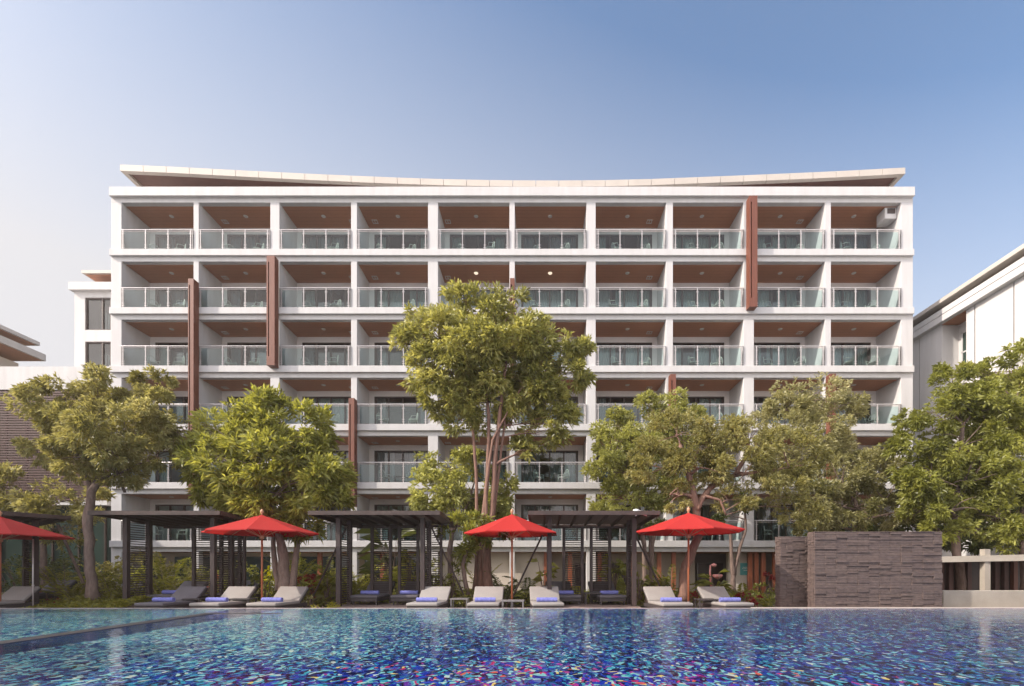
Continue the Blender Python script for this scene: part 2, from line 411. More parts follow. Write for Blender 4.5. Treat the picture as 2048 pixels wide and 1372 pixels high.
    hzr = ramp(nt, [(0.55, (0, 0, 0)), (0.62, (1, 1, 1))]); L(nt, hz, hzr.inputs['Fac'])
    mx2 = N(nt, 'ShaderNodeMix', data_type='RGBA'); L(nt, hzr.outputs['Color'], mx2.inputs[0]); L(nt, mx1.outputs[2], mx2.inputs[6]); L(nt, hot.outputs[0], mx2.inputs[7])
    # shade of the ledge put into the water colour as a navy band
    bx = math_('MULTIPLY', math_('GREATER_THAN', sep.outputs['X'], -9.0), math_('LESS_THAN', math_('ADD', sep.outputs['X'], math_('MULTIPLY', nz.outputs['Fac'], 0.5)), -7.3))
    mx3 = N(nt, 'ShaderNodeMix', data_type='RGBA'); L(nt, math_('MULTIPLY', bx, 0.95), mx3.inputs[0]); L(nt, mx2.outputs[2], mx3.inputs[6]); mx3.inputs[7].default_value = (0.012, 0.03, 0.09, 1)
    # pale glints of single glass tiles
    b = N(nt, 'ShaderNodeBsdfPrincipled'); b.inputs['Roughness'].default_value = 0.03; b.inputs['IOR'].default_value = 1.33
    b.inputs['Specular IOR Level'].default_value = 0.5
    L(nt, mx3.outputs[2], b.inputs['Base Color'])
    hsum = math_('ADD', math_('MULTIPLY', w1.outputs['Fac'], 1.0), math_('MULTIPLY', w2.outputs['Fac'], 0.42))
    bp = N(nt, 'ShaderNodeBump'); bp.inputs['Strength'].default_value = 1.0; bp.inputs['Distance'].default_value = 0.010
    L(nt, hsum, bp.inputs['Height']); L(nt, bp.outputs['Normal'], b.inputs['Normal'])
    L(nt, b.outputs[0], out.inputs['Surface'])
    return m
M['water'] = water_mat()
EDGE = 14.3
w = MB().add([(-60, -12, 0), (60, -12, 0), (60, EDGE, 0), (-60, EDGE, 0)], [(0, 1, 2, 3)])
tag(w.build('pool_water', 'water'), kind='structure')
r = MB().box(-60, 60, EDGE, EDGE + 0.10, -0.27, 0.012)
tag(r.build('pool_rim', 'rim', bevel=0.01), kind='structure')
r = MB().box(-8.98, -8.62, -12, 12.85, -0.2, 0.012)
r.box(-8.62, -6.9, 12.55, 12.85, -0.2, 0.004)
tag(r.build('pool_ledge', 'ledge', bevel=0.008), kind='structure')
dk = MB().box(-60, 60, EDGE + 0.104, 17.2, -0.26, -0.22)
tag(dk.build('pool_deck', 'deck'), kind='structure')

# ------------------------------------------------------------------ MAIN BUILDING
BY = 27.0; FY = 26.85; WY = 29.0
cols = [(222, 243), (387, 397.5), (540.5, 559), (702, 714), (856, 876), (1019, 1029.5), (1173, 1191.5), (1332, 1346), (1487, 1508), (1650, 1662), (1802, 1826)]
cx = [(PX(a, BY), PX(b, BY)) for a, b in cols]
floors = [19.36 - 3.318 * i for i in range(6)]
X0, X1 = cx[0][0], cx[-1][1]
bd = thing('hotel_building', 'white seven storey hotel with rows of glass railed balconies and curved roof', 'building', (0, BY, 0))
INV = 32.8
# columns (ground to parapet), one each
for i, (a, b) in enumerate(cx):
    MB().box(a, b, BY, BY + 0.35, -0.25 if i not in (7, 8) else 2.2, 22.10).build('column', 'white', bd, bevel=0.015)
# beams and fascias per floor + roof parapet
lv = [22.10] + [f - 0.63 for f in floors]
for i, f in enumerate(floors):
    z0 = f - 0.63
    MB().box(X0, X1, BY + 0.003, BY + 0.30, z0, f - 0.37).build('beam', 'white', bd)
    MB().box(PX(218, FY), PX(1829, FY), FY, BY + 0.45, f - 0.37, f).build('slab_edge', 'white', bd, bevel=0.015)
    MB().box(X0 + 0.05, X1 - 0.05, BY + 0.45, INV, f - 0.30, f - 0.01).build('floor_slab', 'white', bd)
MB().box(X0, X1, BY + 0.003, BY + 0.30, 22.10, 22.34).build('beam', 'white', bd)
MB().box(PX(219, FY), PX(1829, FY), FY - 0.05, INV, 22.34, 22.85).build('parapet', 'white', bd, bevel=0.02)
# outer walls and partitions
MB().box(X0 + 0.02, cx[0][1] - 0.012, BY + 0.35, INV + 0.3, -0.25, 22.34).build('end_wall', 'white', bd)
MB().box(cx[10][0] + 0.012, X1 - 0.02, BY + 0.35, INV + 0.3, -0.25, 22.34).build('end_wall', 'white', bd)
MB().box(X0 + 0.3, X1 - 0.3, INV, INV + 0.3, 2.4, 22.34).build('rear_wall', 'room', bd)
ceil_z = [22.10] + [f - 0.63 for f in floors[:-1]]
tiny = 0.002
lit = {(1, 4), (1, 5)}
vents = {1: -1.5, 2: 1.55, 3: -1.5, 4: -1.75, 6: 1.4, 8: 1.4}
hide_ch = {(1, 4), (2, 3), (2, 4), (2, 5), (3, 0), (3, 1), (3, 4), (3, 5), (3, 8), (4, 0), (4, 1), (4, 2), (4, 4), (4, 6), (4, 7), (4, 8), (4, 9),
           (5, 1), (5, 2), (5, 3), (5, 4), (5, 5), (5, 6), (5, 9)}
for r_, f in enumerate(floors):
    cz = ceil_z[r_]
    for i in range(11):
        a, b = cx[i]
        if 0 < i < 10:
            MB().box(a + 0.01, b - 0.01, BY + 0.35, INV, f, cz).build('partition_wall', 'white', bd)
    for i in range(10):
        a = cx[i][1]; b = cx[i + 1][0]; m_ = (a + b) / 2
        MB().box(a - 0.008, b + 0.008, BY + 0.30, WY, cz - 0.02, cz + 0.2).build('balcony_ceiling', 'soffit', bd)
        # back wall with an opening
        wa, wb, wz = a + 0.30, b - 0.30, f + 2.33
        rw = MB().box(a - 0.005, b + 0.005, WY, WY + 0.15, wz, cz + 0.1)
        rw.box(a - 0.005, wa, WY, WY + 0.15, f, wz); rw.box(wb, b + 0.005, WY, WY + 0.15, f, wz)
        rw.build('back_wall', 'interior_wall', bd)
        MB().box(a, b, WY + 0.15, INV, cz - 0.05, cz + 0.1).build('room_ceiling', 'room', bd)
        # sliding door: frame, panes, curtain
        dr = MB(); t_ = 0.07
        dr.box(wa, wb, WY + 0.02, WY + 0.13, wz - t_, wz); dr.box(wa, wb, WY + 0.02, WY + 0.13, f, f + 0.06)
        k = 4
        for q in range(k + 1):
            xx = wa + (wb - wa) * q / k
            hw = 0.045 if q not in (0, k) else 0.07
            x0 = min(max(xx - hw, wa), wb - 2 * hw)
            dr.box(x0, x0 + 2 * hw, WY + 0.03, WY + 0.12, f + 0.06, wz - t_)
        door = dr.build('sliding_door', 'frame_dark', bd)
        MB().add([(wa, WY + 0.08, f), (wb, WY + 0.08, f), (wb, WY + 0.08, wz), (wa, WY + 0.08, wz)], [(0, 1, 2, 3)]).build('pane', 'pane', door)
        # curtains, wavy
        sp = random.random()
        segs = []
        if sp < 0.25: segs = [(0.0, 1.0)]
        elif sp < 0.75:
            g0 = random.uniform(0.25, 0.5); g1 = g0 + random.uniform(0.08, 0.2); segs = [(0, g0), (g1, 1)]
        else: segs = [(0, 0.18), (0.8, 1.0)]
        cm = MB()
        for s0, s1 in segs:
            xs0 = wa + (wb - wa) * s0; xs1 = wa + (wb - wa) * s1; nn = max(6, int((xs1 - xs0) / 0.05))
            vs = []; fs = []
            for q in range(nn + 1):
                xx = xs0 + (xs1 - xs0) * q / nn; yy = WY + 0.30 + 0.035 * math.sin(q * 2.1) + random.uniform(-.01, .01)
                vs += [(xx, yy, f + 0.02), (xx, yy, wz + 0.05)]
            for q in range(nn): fs.append((2 * q, 2 * q + 2, 2 * q + 3, 2 * q + 1))
            cm.add(vs, fs)
        cm.build('curtain', random.choice(['curtain', 'curtain', 'curtain2']), door)
        # ceiling lights and grilles
        lt = MB().lathe([(0.0, -0.03), (0.11, -0.03), (0.13, 0.0)], 12, (m_, BY + 1.04, cz - 0.02))
        lo = lt.build('ceiling_light', 'lit' if (r_, i) in lit else 'vent', bd)
        if i in vents:
            v_ = MB(); x_ = m_ + vents[i]
            v_.box(x_ - 0.16, x_ + 0.16, BY + 1.30, BY + 1.34, cz - 0.045, cz - 0.02); v_.box(x_ - 0.16, x_ + 0.16, BY + 1.58, BY + 1.62, cz - 0.045, cz - 0.02)
            v_.box(x_ - 0.16, x_ - 0.12, BY + 1.34, BY + 1.58, cz - 0.045, cz - 0.02); v_.box(x_ + 0.12, x_ + 0.16, BY + 1.34, BY + 1.58, cz - 0.045, cz - 0.02)
            v_.box(x_ - 0.02, x_ + 0.02, BY + 1.34, BY + 1.58, cz - 0.04, cz - 0.02)
            v_.build('ceiling_grille', 'vent', bd)
        # railing
        ry = FY + 0.12
        hr = MB().tube([(a + 0.02, ry, f + 1.15), (b - 0.02, ry, f + 1.15)], 0.028, 8)
        hr.tube([(a + 0.02, ry, f + 1.06), (b - 0.02, ry, f + 1.06)], 0.012, 6)
        rail = hr.build('balcony_railing', 'steel', bd)
        ps = [a + 0.13, a + 0.13 + (b - a - 0.26) / 3, a + 0.13 + (b - a - 0.26) * 2 / 3, b - 0.13]
        for q, x_ in enumerate(ps):
            pm = MB(); pm.box(x_ - 0.022, x_ - 0.007, ry - 0.03, ry + 0.03, f, f + 1.14); pm.box(x_ + 0.007, x_ + 0.022, ry - 0.03, ry + 0.03, f, f + 1.14)
            for zc in (0.14, 0.28, 0.92):
                pm.box(x_ - 0.085, x_ + 0.085, ry - 0.012, ry + 0.012, f + zc, f + zc + 0.018)
            pm.build('post', 'steel', rail)
        for x_ in (a + 0.03, b - 0.03):
            MB().box(x_ - 0.018, x_ + 0.018, ry - 0.02, ry + 0.02, f, f + 1.14).build('end_post', 'steel_dark', rail)
        for q in range(3):
            MB().add([(ps[q] + 0.035, ry, f + 0.06), (ps[q + 1] - 0.035, ry, f + 0.06), (ps[q + 1] - 0.035, ry, f + 1.02), (ps[q] + 0.035, ry, f + 1.02)], [(0, 1, 2, 3)]).build('glass_panel', 'rail_glass', rail)
# ground floor
gz = floors[5] - 0.63
MB().box(X0 + 0.3, X1 - 0.3, BY + 0.3, INV, gz - 0.02, gz + 0.2).build('arcade_ceiling', 'soffit', bd)
gw = MB().box(X0 + 0.3, PX(880, BY + 1.6), BY + 1.6, BY + 1.8, -0.25, gz)
gw.build('ground_floor_wall', 'beige', bd)
MB().box(PX(880, BY + .6), PX(1098, BY + 0.6), BY + 0.6, BY + 0.8, -0.25, gz).build('ground_floor_wall', 'beige', bd)
MB().box(PX(1098, BY + 2.5), PX(1390, BY + 2.5), BY + 2.5, BY + 2.7, -0.25, gz).build('ground_floor_wall', 'beige', bd)
MB().box(PX(1390, BY + 3), X1 - 0.3, BY + 3, BY + 3.2, -0.25, gz).build('ground_floor_wall', 'room', bd)
MB().box(PX(1455, BY + 1), PX(1492, BY + 1), BY + 0.9, BY + 1.2, -0.25, gz).build('ground_floor_wall', 'beige', bd)
for a, b in ((250, 330), (350, 440), (460, 560), (600, 700), (730, 860)):
    MB().box(PX(a, 28.6), PX(b, 28.6), BY + 1.56, BY + 1.6, -0.2, 1.9).build('ground_floor_window', 'green_glass', bd)
for a, b in ((1150, 1180), (1215, 1262), (1395, 1445)):
    MB().box(PX(a, 29.5), PX(b, 29.5), BY + 2.40, BY + 2.5, -0.2, 1.5).build('ground_floor_window', 'frame_dark', bd)
for a in (640, 700, 765, 1092, 1140, 1199, 1262, 1318, 1347, 1500, 1512, 1526, 1549):
    MB().box(PX(a - 4, BY + 0.5), PX(a + 4, BY + 0.5), BY + 0.42, BY + 0.58, -0.25, gz).build('timber_post', 'orange_post', bd)
# fins
for (xa, xb, yt, yb) in ((376, 387, 557, 985), (533, 549, 511, 730), (697, 708.5, 796, 1012), (1020, 1029, 556, 800), (1499, 1515, 391, 613), (1341, 1352, 748, 960), (1661, 1672, 747, 960)):
    fy = 26.42; f0 = PX(xa, fy); f1 = PX(xb, fy); z1 = PZ(yt, fy); z0 = PZ(yb, fy)
    fm = MB(); sw = (f1 - f0)
    sl0 = f0 + sw * 0.18; sl1 = sl0 + 0.06
    fm.box(f0, sl0, fy, FY - 0.004, z0, z1); fm.box(sl1, f1, fy, FY - 0.004, z0, z1)
    fm.box(sl0, sl1, fy, FY - 0.004, z1 - 0.35, z1); fm.box(sl0, sl1, fy, FY - 0.004, z0, z0 + 0.5)
    fm.box(sl0, sl1, fy + 0.2, FY - 0.004, z0 + 0.5, z1 - 0.35)
    fm.build('timber_fin', 'fin', bd)
# wall mounted duct box, top right balcony
du = MB().box(20.12, 20.78, BY + 0.32, BY + 1.0, 21.42, 22.05); duo = du.build('duct_box', 'white', bd, bevel=0.01)
gr = MB().box(20.25, 20.70, BY + 0.30, BY + 0.318, 21.70, 22.0); gro = gr.build('grille', 'frame_dark', duo)
# curved roof
RY0, RY1 = 27.6, 37.0
prof = [(240, 329), (340, 333), (500, 341.5), (620, 347.5), (720, 352), (820, 356), (900, 358.5), (1000, 360.3), (1100, 361), (1200, 360.3), (1300, 358), (1400, 354), (1500, 350), (1600, 345.7), (1700, 341), (1811, 335)]
pts = [(PX(a, RY0), PZ(b, RY0)) for a, b in prof]
rt = MB(); fa = MB(); so = MB(); th = 0.36
def slab(mb, y0, y1, dz0, dz1):
    for (xa, za), (xb, zb) in zip(pts, pts[1:]):
        mb.hexa([(xa, y0, za + dz0), (xb, y0, zb + dz0), (xb, y1, zb + dz0), (xa, y1, za + dz0), (xa, y0, za + dz1), (xb, y0, zb + dz1), (xb, y1, zb + dz1), (xa, y1, za + dz1)])
roof = MB(); slab(roof, RY0 + 0.25, RY1, -0.2, -0.02)
ro = roof.build('roof', 'roof_soffit', bd)
# fascia panels with narrow joints
def zat(x):
    for (xa, za), (xb, zb) in zip(pts, pts[1:]):
        if xa <= x <= xb: return za + (zb - za) * (x - xa) / (xb - xa)
    return pts[-1][1]
npan = 34; fw = (pts[-1][0] - pts[0][0]) / npan
fpm = MB()
for k in range(npan):
    xa = pts[0][0] + k * fw + (0.012 if k else 0); xb = pts[0][0] + (k + 1) * fw - 0.012
    za, zb = zat(xa), zat(xb)
    fpm.hexa([(xa, RY0, za - th), (xb, RY0, zb - th), (xb, RY0 + 0.25, zb - th), (xa, RY0 + 0.25, za - th), (xa, RY0, za), (xb, RY0, zb), (xb, RY0 + 0.25, zb), (xa, RY0 + 0.25, za)])
fpm.build('roof_fascia', 'fascia_cream', ro)
for (x_, z_), s in ((pts[0], 1), (pts[-1], -1)):
    MB().box(min(x_, x_ + s * 0.25), max(x_, x_ + s * 0.25), RY0 + 0.25, RY1, z_ - th + 0.01, z_ + 0.003).build('roof_fascia', 'fascia_cream', ro)
MB().box(X0 + 1.5, X1 - 1.5, 31, 36.5, 22.85, 23.5).build('roof_plant_room', 'room', bd)

# balcony chairs -------------------------------------------------------------
def chair_mesh():
    m = MB(); r0 = 0.016
    arch = [(-0.26 , 0.2, 0.42)] + [(-0.26 * math.cos(PI * t / 8), 0.22 + 0.03 * math.sin(PI * t / 8), 0.55 + 0.38 * math.sin(PI * t / 8)) for t in range(9)] + [(0.26, 0.2, 0.42)]
    m.tube(arch, r0, 6)
    for x in (-0.16, -0.08, 0, 0.08, 0.16): m.tube([(x, 0.2, 0.42), (x, 0.24, 0.55 + 0.38 * math.sqrt(max(0, 1 - (x / 0.26) ** 2)))], 0.008, 5)
    for s in (-1, 1):
        m.tube([(s * 0.26, 0.22, 0.66), (s * 0.31, 0.05, 0.66), (s * 0.30, -0.16, 0.62), (s * 0.25, -0.2, 0.42)], r0, 6)
        m.tube([(s * 0.22, 0.2, 0.43), (s * 0.25, 0.26, 0.0)], r0, 6); m.tube([(s * 0.22, -0.2, 0.43), (s * 0.25, -0.24, 0.0)], r0, 6)
    m.lathe([(0.0, 0.41), (0.27, 0.41), (0.28, 0.43), (0.27, 0.45), (0.0, 0.45)], 14)
    return m
rown = ['top row', 'second row from the top', 'third row from the top', 'fourth row from the top', 'fifth row from the top', 'lowest row']
nth = ['first', 'second', 'third', 'fourth', 'fifth', 'sixth', 'seventh', 'eighth', 'ninth', 'tenth']
ch0 = None
for r_ in range(6):
    for i in range(10):
        if (r_, i) in hide_ch: continue
        a = cx[i][1]; b = cx[i + 1][0]; m_ = (a + b) / 2
        for s, sd in ((-1, 'left'), (1, 'right')):
            if (r_, i) == (3, 2) and s < 0: continue
            if (r_, i) == (3, 6) and s > 0: continue
            if ch0 is None:
                c_ = ch0 = chair_mesh().build('balcony_chair', 'chair', None, smooth=True)
            else:
                c_ = ch0.copy(); C.objects.link(c_)
            off = 0.85 if s > 0 else 0.75
            c_.location = (m_ + s * off + random.uniform(-.15, .15), BY + random.uniform(0.55, 0.8), floors[r_])
            c_.rotation_euler = (0, 0, -s * random.uniform(0.7, 1.2)); 
            tag(c_, f'{sd} pale wire chair on the {nth[i]} balcony from the left, {rown[r_]}'.replace(' from the top', ' down') if r_ else f'{sd} pale wire chair on the {nth[i]} balcony from the left, top row', 'chair', 'wire chairs on the hotel balconies')

# ------------------------------------------------------------------ WING behind left corner
wg = thing('side_wing', 'white side wing with tall brown framed windows left of the hotel', 'building', (-28, 31, 0))
WYf = 31.0
wx0 = PX(149, WYf); wx1 = -23.9
zt = PZ(568, WYf)
wa, wb = PX(170, WYf), PX(221.5, WYf)
lvw = [(PZ(660, WYf), PZ(595, WYf)), (PZ(733, WYf), PZ(683, WYf))]
mb = MB()
mb.box(wx0, wa, WYf, WYf + 8, 2, zt - 0.5); mb.box(wb, wx1, WYf, WYf + 8, 2, zt - 0.5)
mb.box(wa, wb, WYf, WYf + 0.3, lvw[0][1], zt - 0.5); mb.box(wa, wb, WYf, WYf + 0.3, lvw[1][1], lvw[0][0]); mb.box(wa, wb, WYf, WYf + 0.3, 2, lvw[1][0])
mb.build('wall', 'white_wing', wg)
MB().box(PX(144, WYf), wx1, WYf - 0.25, WYf + 8, zt - 0.5, zt).build('parapet', 'white_wing', wg)
MB().box(wa, wb, WYf + 4, WYf + 4.1, 2, zt - .5).build('inner_wall', 'room', wg)
for z0, z1 in lvw:
    fr = MB(); mid = wa + (wb - wa) * 0.62
    for xx in (wa, mid, wb - 0.09): fr.box(xx, xx + 0.09, WYf + 0.05, WYf + 0.17, z0, z1)
    fr.box(wa + .09, mid, WYf + 0.05, WYf + 0.17, z1 - 0.09, z1); fr.box(mid + .09, wb - .09, WYf + 0.05, WYf + 0.17, z1 - 0.09, z1)
    fr.box(wa + .09, mid, WYf + 0.05, WYf + 0.17, z0, z0 + 0.08); fr.box(mid + .09, wb - .09, WYf + 0.05, WYf + 0.17, z0, z0 + 0.08)
    wo = fr.build('window', 'frame_dark', wg)
    MB().add([(wa + .05, WYf + 0.11, z0 + .05), (wb - .05, WYf + 0.11, z0 + .05), (wb - .05, WYf + 0.11, z1 - .05), (wa + .05, WYf + 0.11, z1 - .05)], [(0, 1, 2, 3)]).build('pane', 'pane', wo)
    cu = MB(); 
    for q in range(14):
        xx = wa + (wb - wa) * (0.3 + q * 0.05); cu.box(xx, xx + 0.06, WYf + 0.6 + 0.04 * (q % 2), WYf + 0.62 + 0.04 * (q % 2), z0, z0 + (z1 - z0) * (0.75 - 0.02 * q))
    cu.build('curtain', 'curtain', wo)
# wing roof canopy
cnp = MB().box(PX(163, 30.6), wx1, 30.6, 38, PZ(546, 30.6), PZ(540, 30.6))
cno = cnp.build('roof_canopy', 'fascia_cream', wg)
MB().box(PX(163, 30.6) + 0.15, wx1, 30.75, 38, PZ(546, 30.6) - 0.05, PZ(546, 30.6) - 0.004).build('soffit', 'soffit', cno)

# ------------------------------------------------------------------ SCREENED BUILDING on the left
sb = thing('screened_building', 'low building clad in dark horizontal slats under a white parapet', 'building', (-33, 28, 0))
SY = 28.4
zp1, zp0 = PZ(733, SY), PZ(779, SY)
MB().box(-46, PX(222, SY), SY, SY + 2.5, zp0, zp1).build('parapet', 'white_wing', sb)
MB().box(-46, PX(216, SY), SY + 0.5, SY + 2.5, 5.3, zp0).build('wall', 'bark_pale', sb)
sl = MB(); z = 5.3
while z < zp0 - 0.1:
    sl.box(-46, PX(216, SY), SY + 0.02, SY + 0.06, z, z + 0.085); z += 0.15
scr = sl.build('slat_screen', 'slat', sb)
for k in range(16):
    x_ = PX(214, SY) - 0.05 - k * 1.22
    MB().box(x_ - 0.05, x_ + 0.05, SY + 0.065, SY + 0.16, 5.25, zp0).build('screen_post', 'slat', scr)
MB().box(-46, PX(217, SY), SY - 0.1, SY + 2.5, 4.98, 5.25).build('slab_edge', 'white_wing', sb)
MB().box(-46, PX(217, SY), SY + 0.4, SY + 0.5, -0.25, 4.98).build('shopfront', 'green_glass', sb)
for k in range(10):
    x_ = PX(200, SY) - k * 1.6
    MB().box(x_ - 0.05, x_ + 0.05, SY + 0.3, SY + 0.398, -0.25, 4.98).build('mullion', 'frame_dark', sb)

# ------------------------------------------------------------------ FAR LEFT EAVES
fe = thing('eaved_building', 'distant building at the left edge with two stacked brown soffited eaves', 'building', (-48, 38, 0))
def eave(xr, y0, y1, zt, t, nm='roof'):
    e = MB().box(-70, xr, y0, y1, zt - t, zt).build(nm, 'fascia_cream', fe)
    MB().box(-70, xr - 0.2, y0 + 0.2, y1 - 0.2, zt - t - 0.05, zt - t - 0.004).build('soffit', 'soffit', e)
eave(PX(80, 40), 30, 40, PZ(687, 40) + 0.1, 0.3)
eave(PX(92, 40), 30, 40, PZ(712, 40) + 0.1, 0.55)
MB().box(-70, PX(50, 40), 31, 39.5, 2, PZ(718, 40) - 0.6).build('wall', 'beige', fe)
MB().box(-70, PX(20, 40), 31, 39.5, PZ(712, 40) + 0.15, PZ(687, 40) - 0.25).build('attic_wall', 'slat', fe)
# unseen block added beyond the left edge, shaped to shade the left side
ob = thing('unseen_shade_block', 'unseen plain white block added beyond the left edge to shade the pool', 'building', (-38, 8, 0))
OBX = -30.5
MB().box(-44, OBX, -2, 6.3, -0.25, 7.5).build('low_wall', 'white_wing', ob)
MB().box(-44, OBX, 6.3, 12.0, -0.25, 15.0).build('wall', 'white_wing', ob)
MB().box(-44, OBX, 12.5, 23.5, -0.25, 9.6).build('lower_shade_wall', 'white_wing', ob)
MB().box(-44.3, OBX + 0.3, 6.0, 12.8, 15.0, 15.35).build('parapet', 'white_wing', ob)
MB().box(-44, OBX, -9, -2.01, -0.25, 19.4).build('shade_tower', 'white_wing', ob)

# ------------------------------------------------------------------ RIGHT BUILDING
rb = thing('neighbouring_building', 'white neighbouring building on the right with a layered overhanging roof edge', 'building', (30, 25, 0))
RX = 24.3; YA, YB = 10.0, 36.0
zr = 17.06
MB().box(RX - 0.55, 50, YA, YB, zr - 0.24, zr).build('roof', 'fascia_cream', rb, bevel=0.02)
MB().box(RX + 0.1, 50, YA, YB, zr - 0.5, zr - 0.24).build('roof_recess', 'frame_dark', rb)
MB().box(RX - 0.33, 50, YA, YB, zr - 0.83, zr - 0.5).build('cornice', 'white', rb, bevel=0.015)
MB().box(RX - 0.28, 50, YA, YB, zr - 0.86, zr - 0.83).build('cornice_groove', 'frame_dark', rb)
MB().box(RX - 0.33, 50, YA, YB, zr - 1.24, zr - 0.86).build('cornice', 'white', rb, bevel=0.015)
zw = zr - 1.24
rec0, rec1 = 26.75, 28.35
for a, b in ((YA, 24.05), (24.11, 26.2), (26.26, rec0), (rec1, 30.0), (30.06, YB)):
    MB().box(RX, 50, a, b, -0.25, zw).build('wall_panel', 'white', rb)
MB().box(RX + 0.03, 50, YA + 0.1, rec0 - 0.05, -0.2, zw - 0.05).build('wall_core', 'frame_dark', rb)
MB().box(RX + 0.03, 50, rec1 + 0.05, YB - 0.1, -0.2, zw - 0.05).build('wall_core', 'frame_dark', rb)
MB().box(RX + 1.0, 50, rec0 - 0.04, rec1 + 0.04, -0.25, zw).build('recess_wall', 'white', rb)
MB().box(RX + 0.0, RX + 1.0, rec0, rec1, zw - 0.03, zw - 0.003).build('recess_soffit', 'soffit', rb)
for zc in (15.2 - 0.0, 12.0, 8.8):
    z1 = zc; z0 = zc - 2.0
    fr = MB()
    for ya, yb, za, zb in ((26.95, 28.1, z1 - 0.08, z1), (26.95, 28.1, z0, z0 + 0.08), (26.95, 28.1, z0 + 0.75, z0 + 0.83), (26.95, 27.03, z0, z1), (28.02, 28.1, z0, z1)):
        fr.box(RX + 0.93, RX + 0.998, ya, yb, za, zb)
    wo = fr.build('window', 'white', rb)
    MB().box(RX + 0.96, RX + 0.99, 27.0, 28.05, z0 + .03, z1 - .03).build('pane', 'green_glass', wo)

# ------------------------------------------------------------------ STONE WALL
def stone_wall(name, label, x0, x1, y0, depth, z1, endface, seed, bw=0.33, hw=0.102):
    random.seed(seed)
    o = thing(name, label, 'wall', ((x0 + x1) / 2, y0, 0), 'stacked stone walls')
    MB().box(x0 + 0.03, x1 - 0.01, y0 + 0.03, y0 + depth, -0.26, z1 - 0.01).build('wall_core', M['stone'], o)
    st = MB(); z = -0.2; row = 0
    while z < z1 - 0.02:
        h = min(random.choice([0.045, 0.06, 0.06, 0.08]), z1 - z)
        x = x0; k = 0
        while x < x1 - 0.01:
            w_ = min(bw * random.choice([1, 1, 1, 2]), x1 - x)
            pr = random.choice([0, 0.0, 0.006, 0.012, 0.02, 0.034])
            st.box(x + 0.002, x + w_ - 0.002, y0 - pr, y0 + 0.04, z + 0.002, z + h - 0.002)
            x += w_
        if endface:
            y = y0 + 0.04
            while y < y0 + depth - 0.01:
                w_ = min(0.17, y0 + depth - y); st.box(x0 - random.choice([0, 0.01, 0.02]), x0 + 0.04, y + 0.002, y + w_ - 0.002, z + 0.002, z + h - 0.002); y += w_
        z += h
    st.build('stone_facing', M['stone'], o, bevel=0.004, seg=1)
    random.seed(seed + 1)
    return o
def stone_mat():
    m, nt, out = new_mat('grey_brown_stone')
    b = N(nt, 'ShaderNodeBsdfPrincipled'); b.inputs['Roughness'].default_value = 0.75
    gm = N(nt, 'ShaderNodeNewGeometry'); v = mapping(nt, (1, 1, 2))
    n = noise(nt, 7, 6, 0.65, v); r = ramp(nt, [(0.3, (0.082, 0.058, 0.052)), (0.7, (0.155, 0.112, 0.098))]); L(nt, n.outputs['Fac'], r.inputs['Fac'])
    r2 = ramp(nt, [(0, (0.88, 0.86, 0.88)), (1, (1.1, 1.08, 1.05))]); L(nt, gm.outputs['Random Per Island'], r2.inputs['Fac'])
    mx = N(nt, 'ShaderNodeMix', data_type='RGBA', blend_type='MULTIPLY'); mx.inputs[0].default_value = 1
    L(nt, r.outputs[0], mx.inputs[6]); L(nt, r2.outputs[0], mx.inputs[7]); L(nt, mx.outputs[2], b.inputs['Base Color'])
    n2 = noise(nt, 40, 4, 0.6, v); bp = N(nt, 'ShaderNodeBump'); bp.inputs['Strength'].default_value = 0.5; bp.inputs['Distance'].default_value = 0.01
    L(nt, n2.outputs[0], bp.inputs['Height']); L(nt, bp.outputs[0], b.inputs['Normal'])
    L(nt, b.outputs[0], out.inputs['Surface']); return m
M['stone'] = stone_mat()
SWY = EDGE + 0.165
stone_wall('stone_wall', 'tall grey stacked stone wall standing at the pool edge', PX(1629, SWY), PX(1884, SWY), SWY, 0.36, PZ(1063, SWY), True, 5)
stone_wall('stone_wall', 'shaded lower stone wall set back behind the tall one', PX(1560, 15.2), PX(1650, 15.2), 15.2, 0.3, PZ(1073, 15.2), True, 9, bw=0.2, hw=0.06)
tag(MB().box(PX(1500, SWY), 60, EDGE + 0.10, EDGE + 0.118, -0.2, 0.03).build('pool_kerb', 'fascia_cream'), kind='structure')

# low cream wall and pavilion at the right
lw = MB().box(PX(1887, 15), 19.5, 15.0, 15.2, -0.26, PZ(1181, 15)); tag(lw.build('low_wall', 'cream_wall', bevel=0.015), 'low cream wall beside the pool at the right edge', 'wall')
pv = thing('walkway_pavilion', 'flat roofed walkway with brown slatted wall behind a white post', 'pavilion', (16, 18, 0))
MB().hexa([(13.2, 17.2, PZ(1126, 17.2)), (19.5, 15.6, PZ(1118, 15.6)), (21, 19, PZ(1118, 15.6)), (14, 20.5, PZ(1126, 17.2)),
           (13.2, 17.2, PZ(1115, 17.2)), (19.5, 15.6, PZ(1104, 15.6)), (21, 19, PZ(1104, 15.6)), (14, 20.5, PZ(1115, 17.2))]).build('roof', 'cream_wall', pv)
MB().box(PX(1970, 16.6), PX(1981, 16.6), 16.6, 16.8, -0.25, PZ(1098, 16.6)).build('post', 'cream_wall', pv)
MB().box(14.2, 21, 18.6, 18.7, -0.25, 1.6).build('back_wall', 'frame_dark', pv)
for k in range(16):
    if k % 5 == 3: continue
    MB().box(14.3 + k * 0.36, 14.3 + k * 0.36 + 0.16, 18.45, 18.595, -0.25, 1.6).build('slat', 'slat' if k % 3 else 'fin', pv)

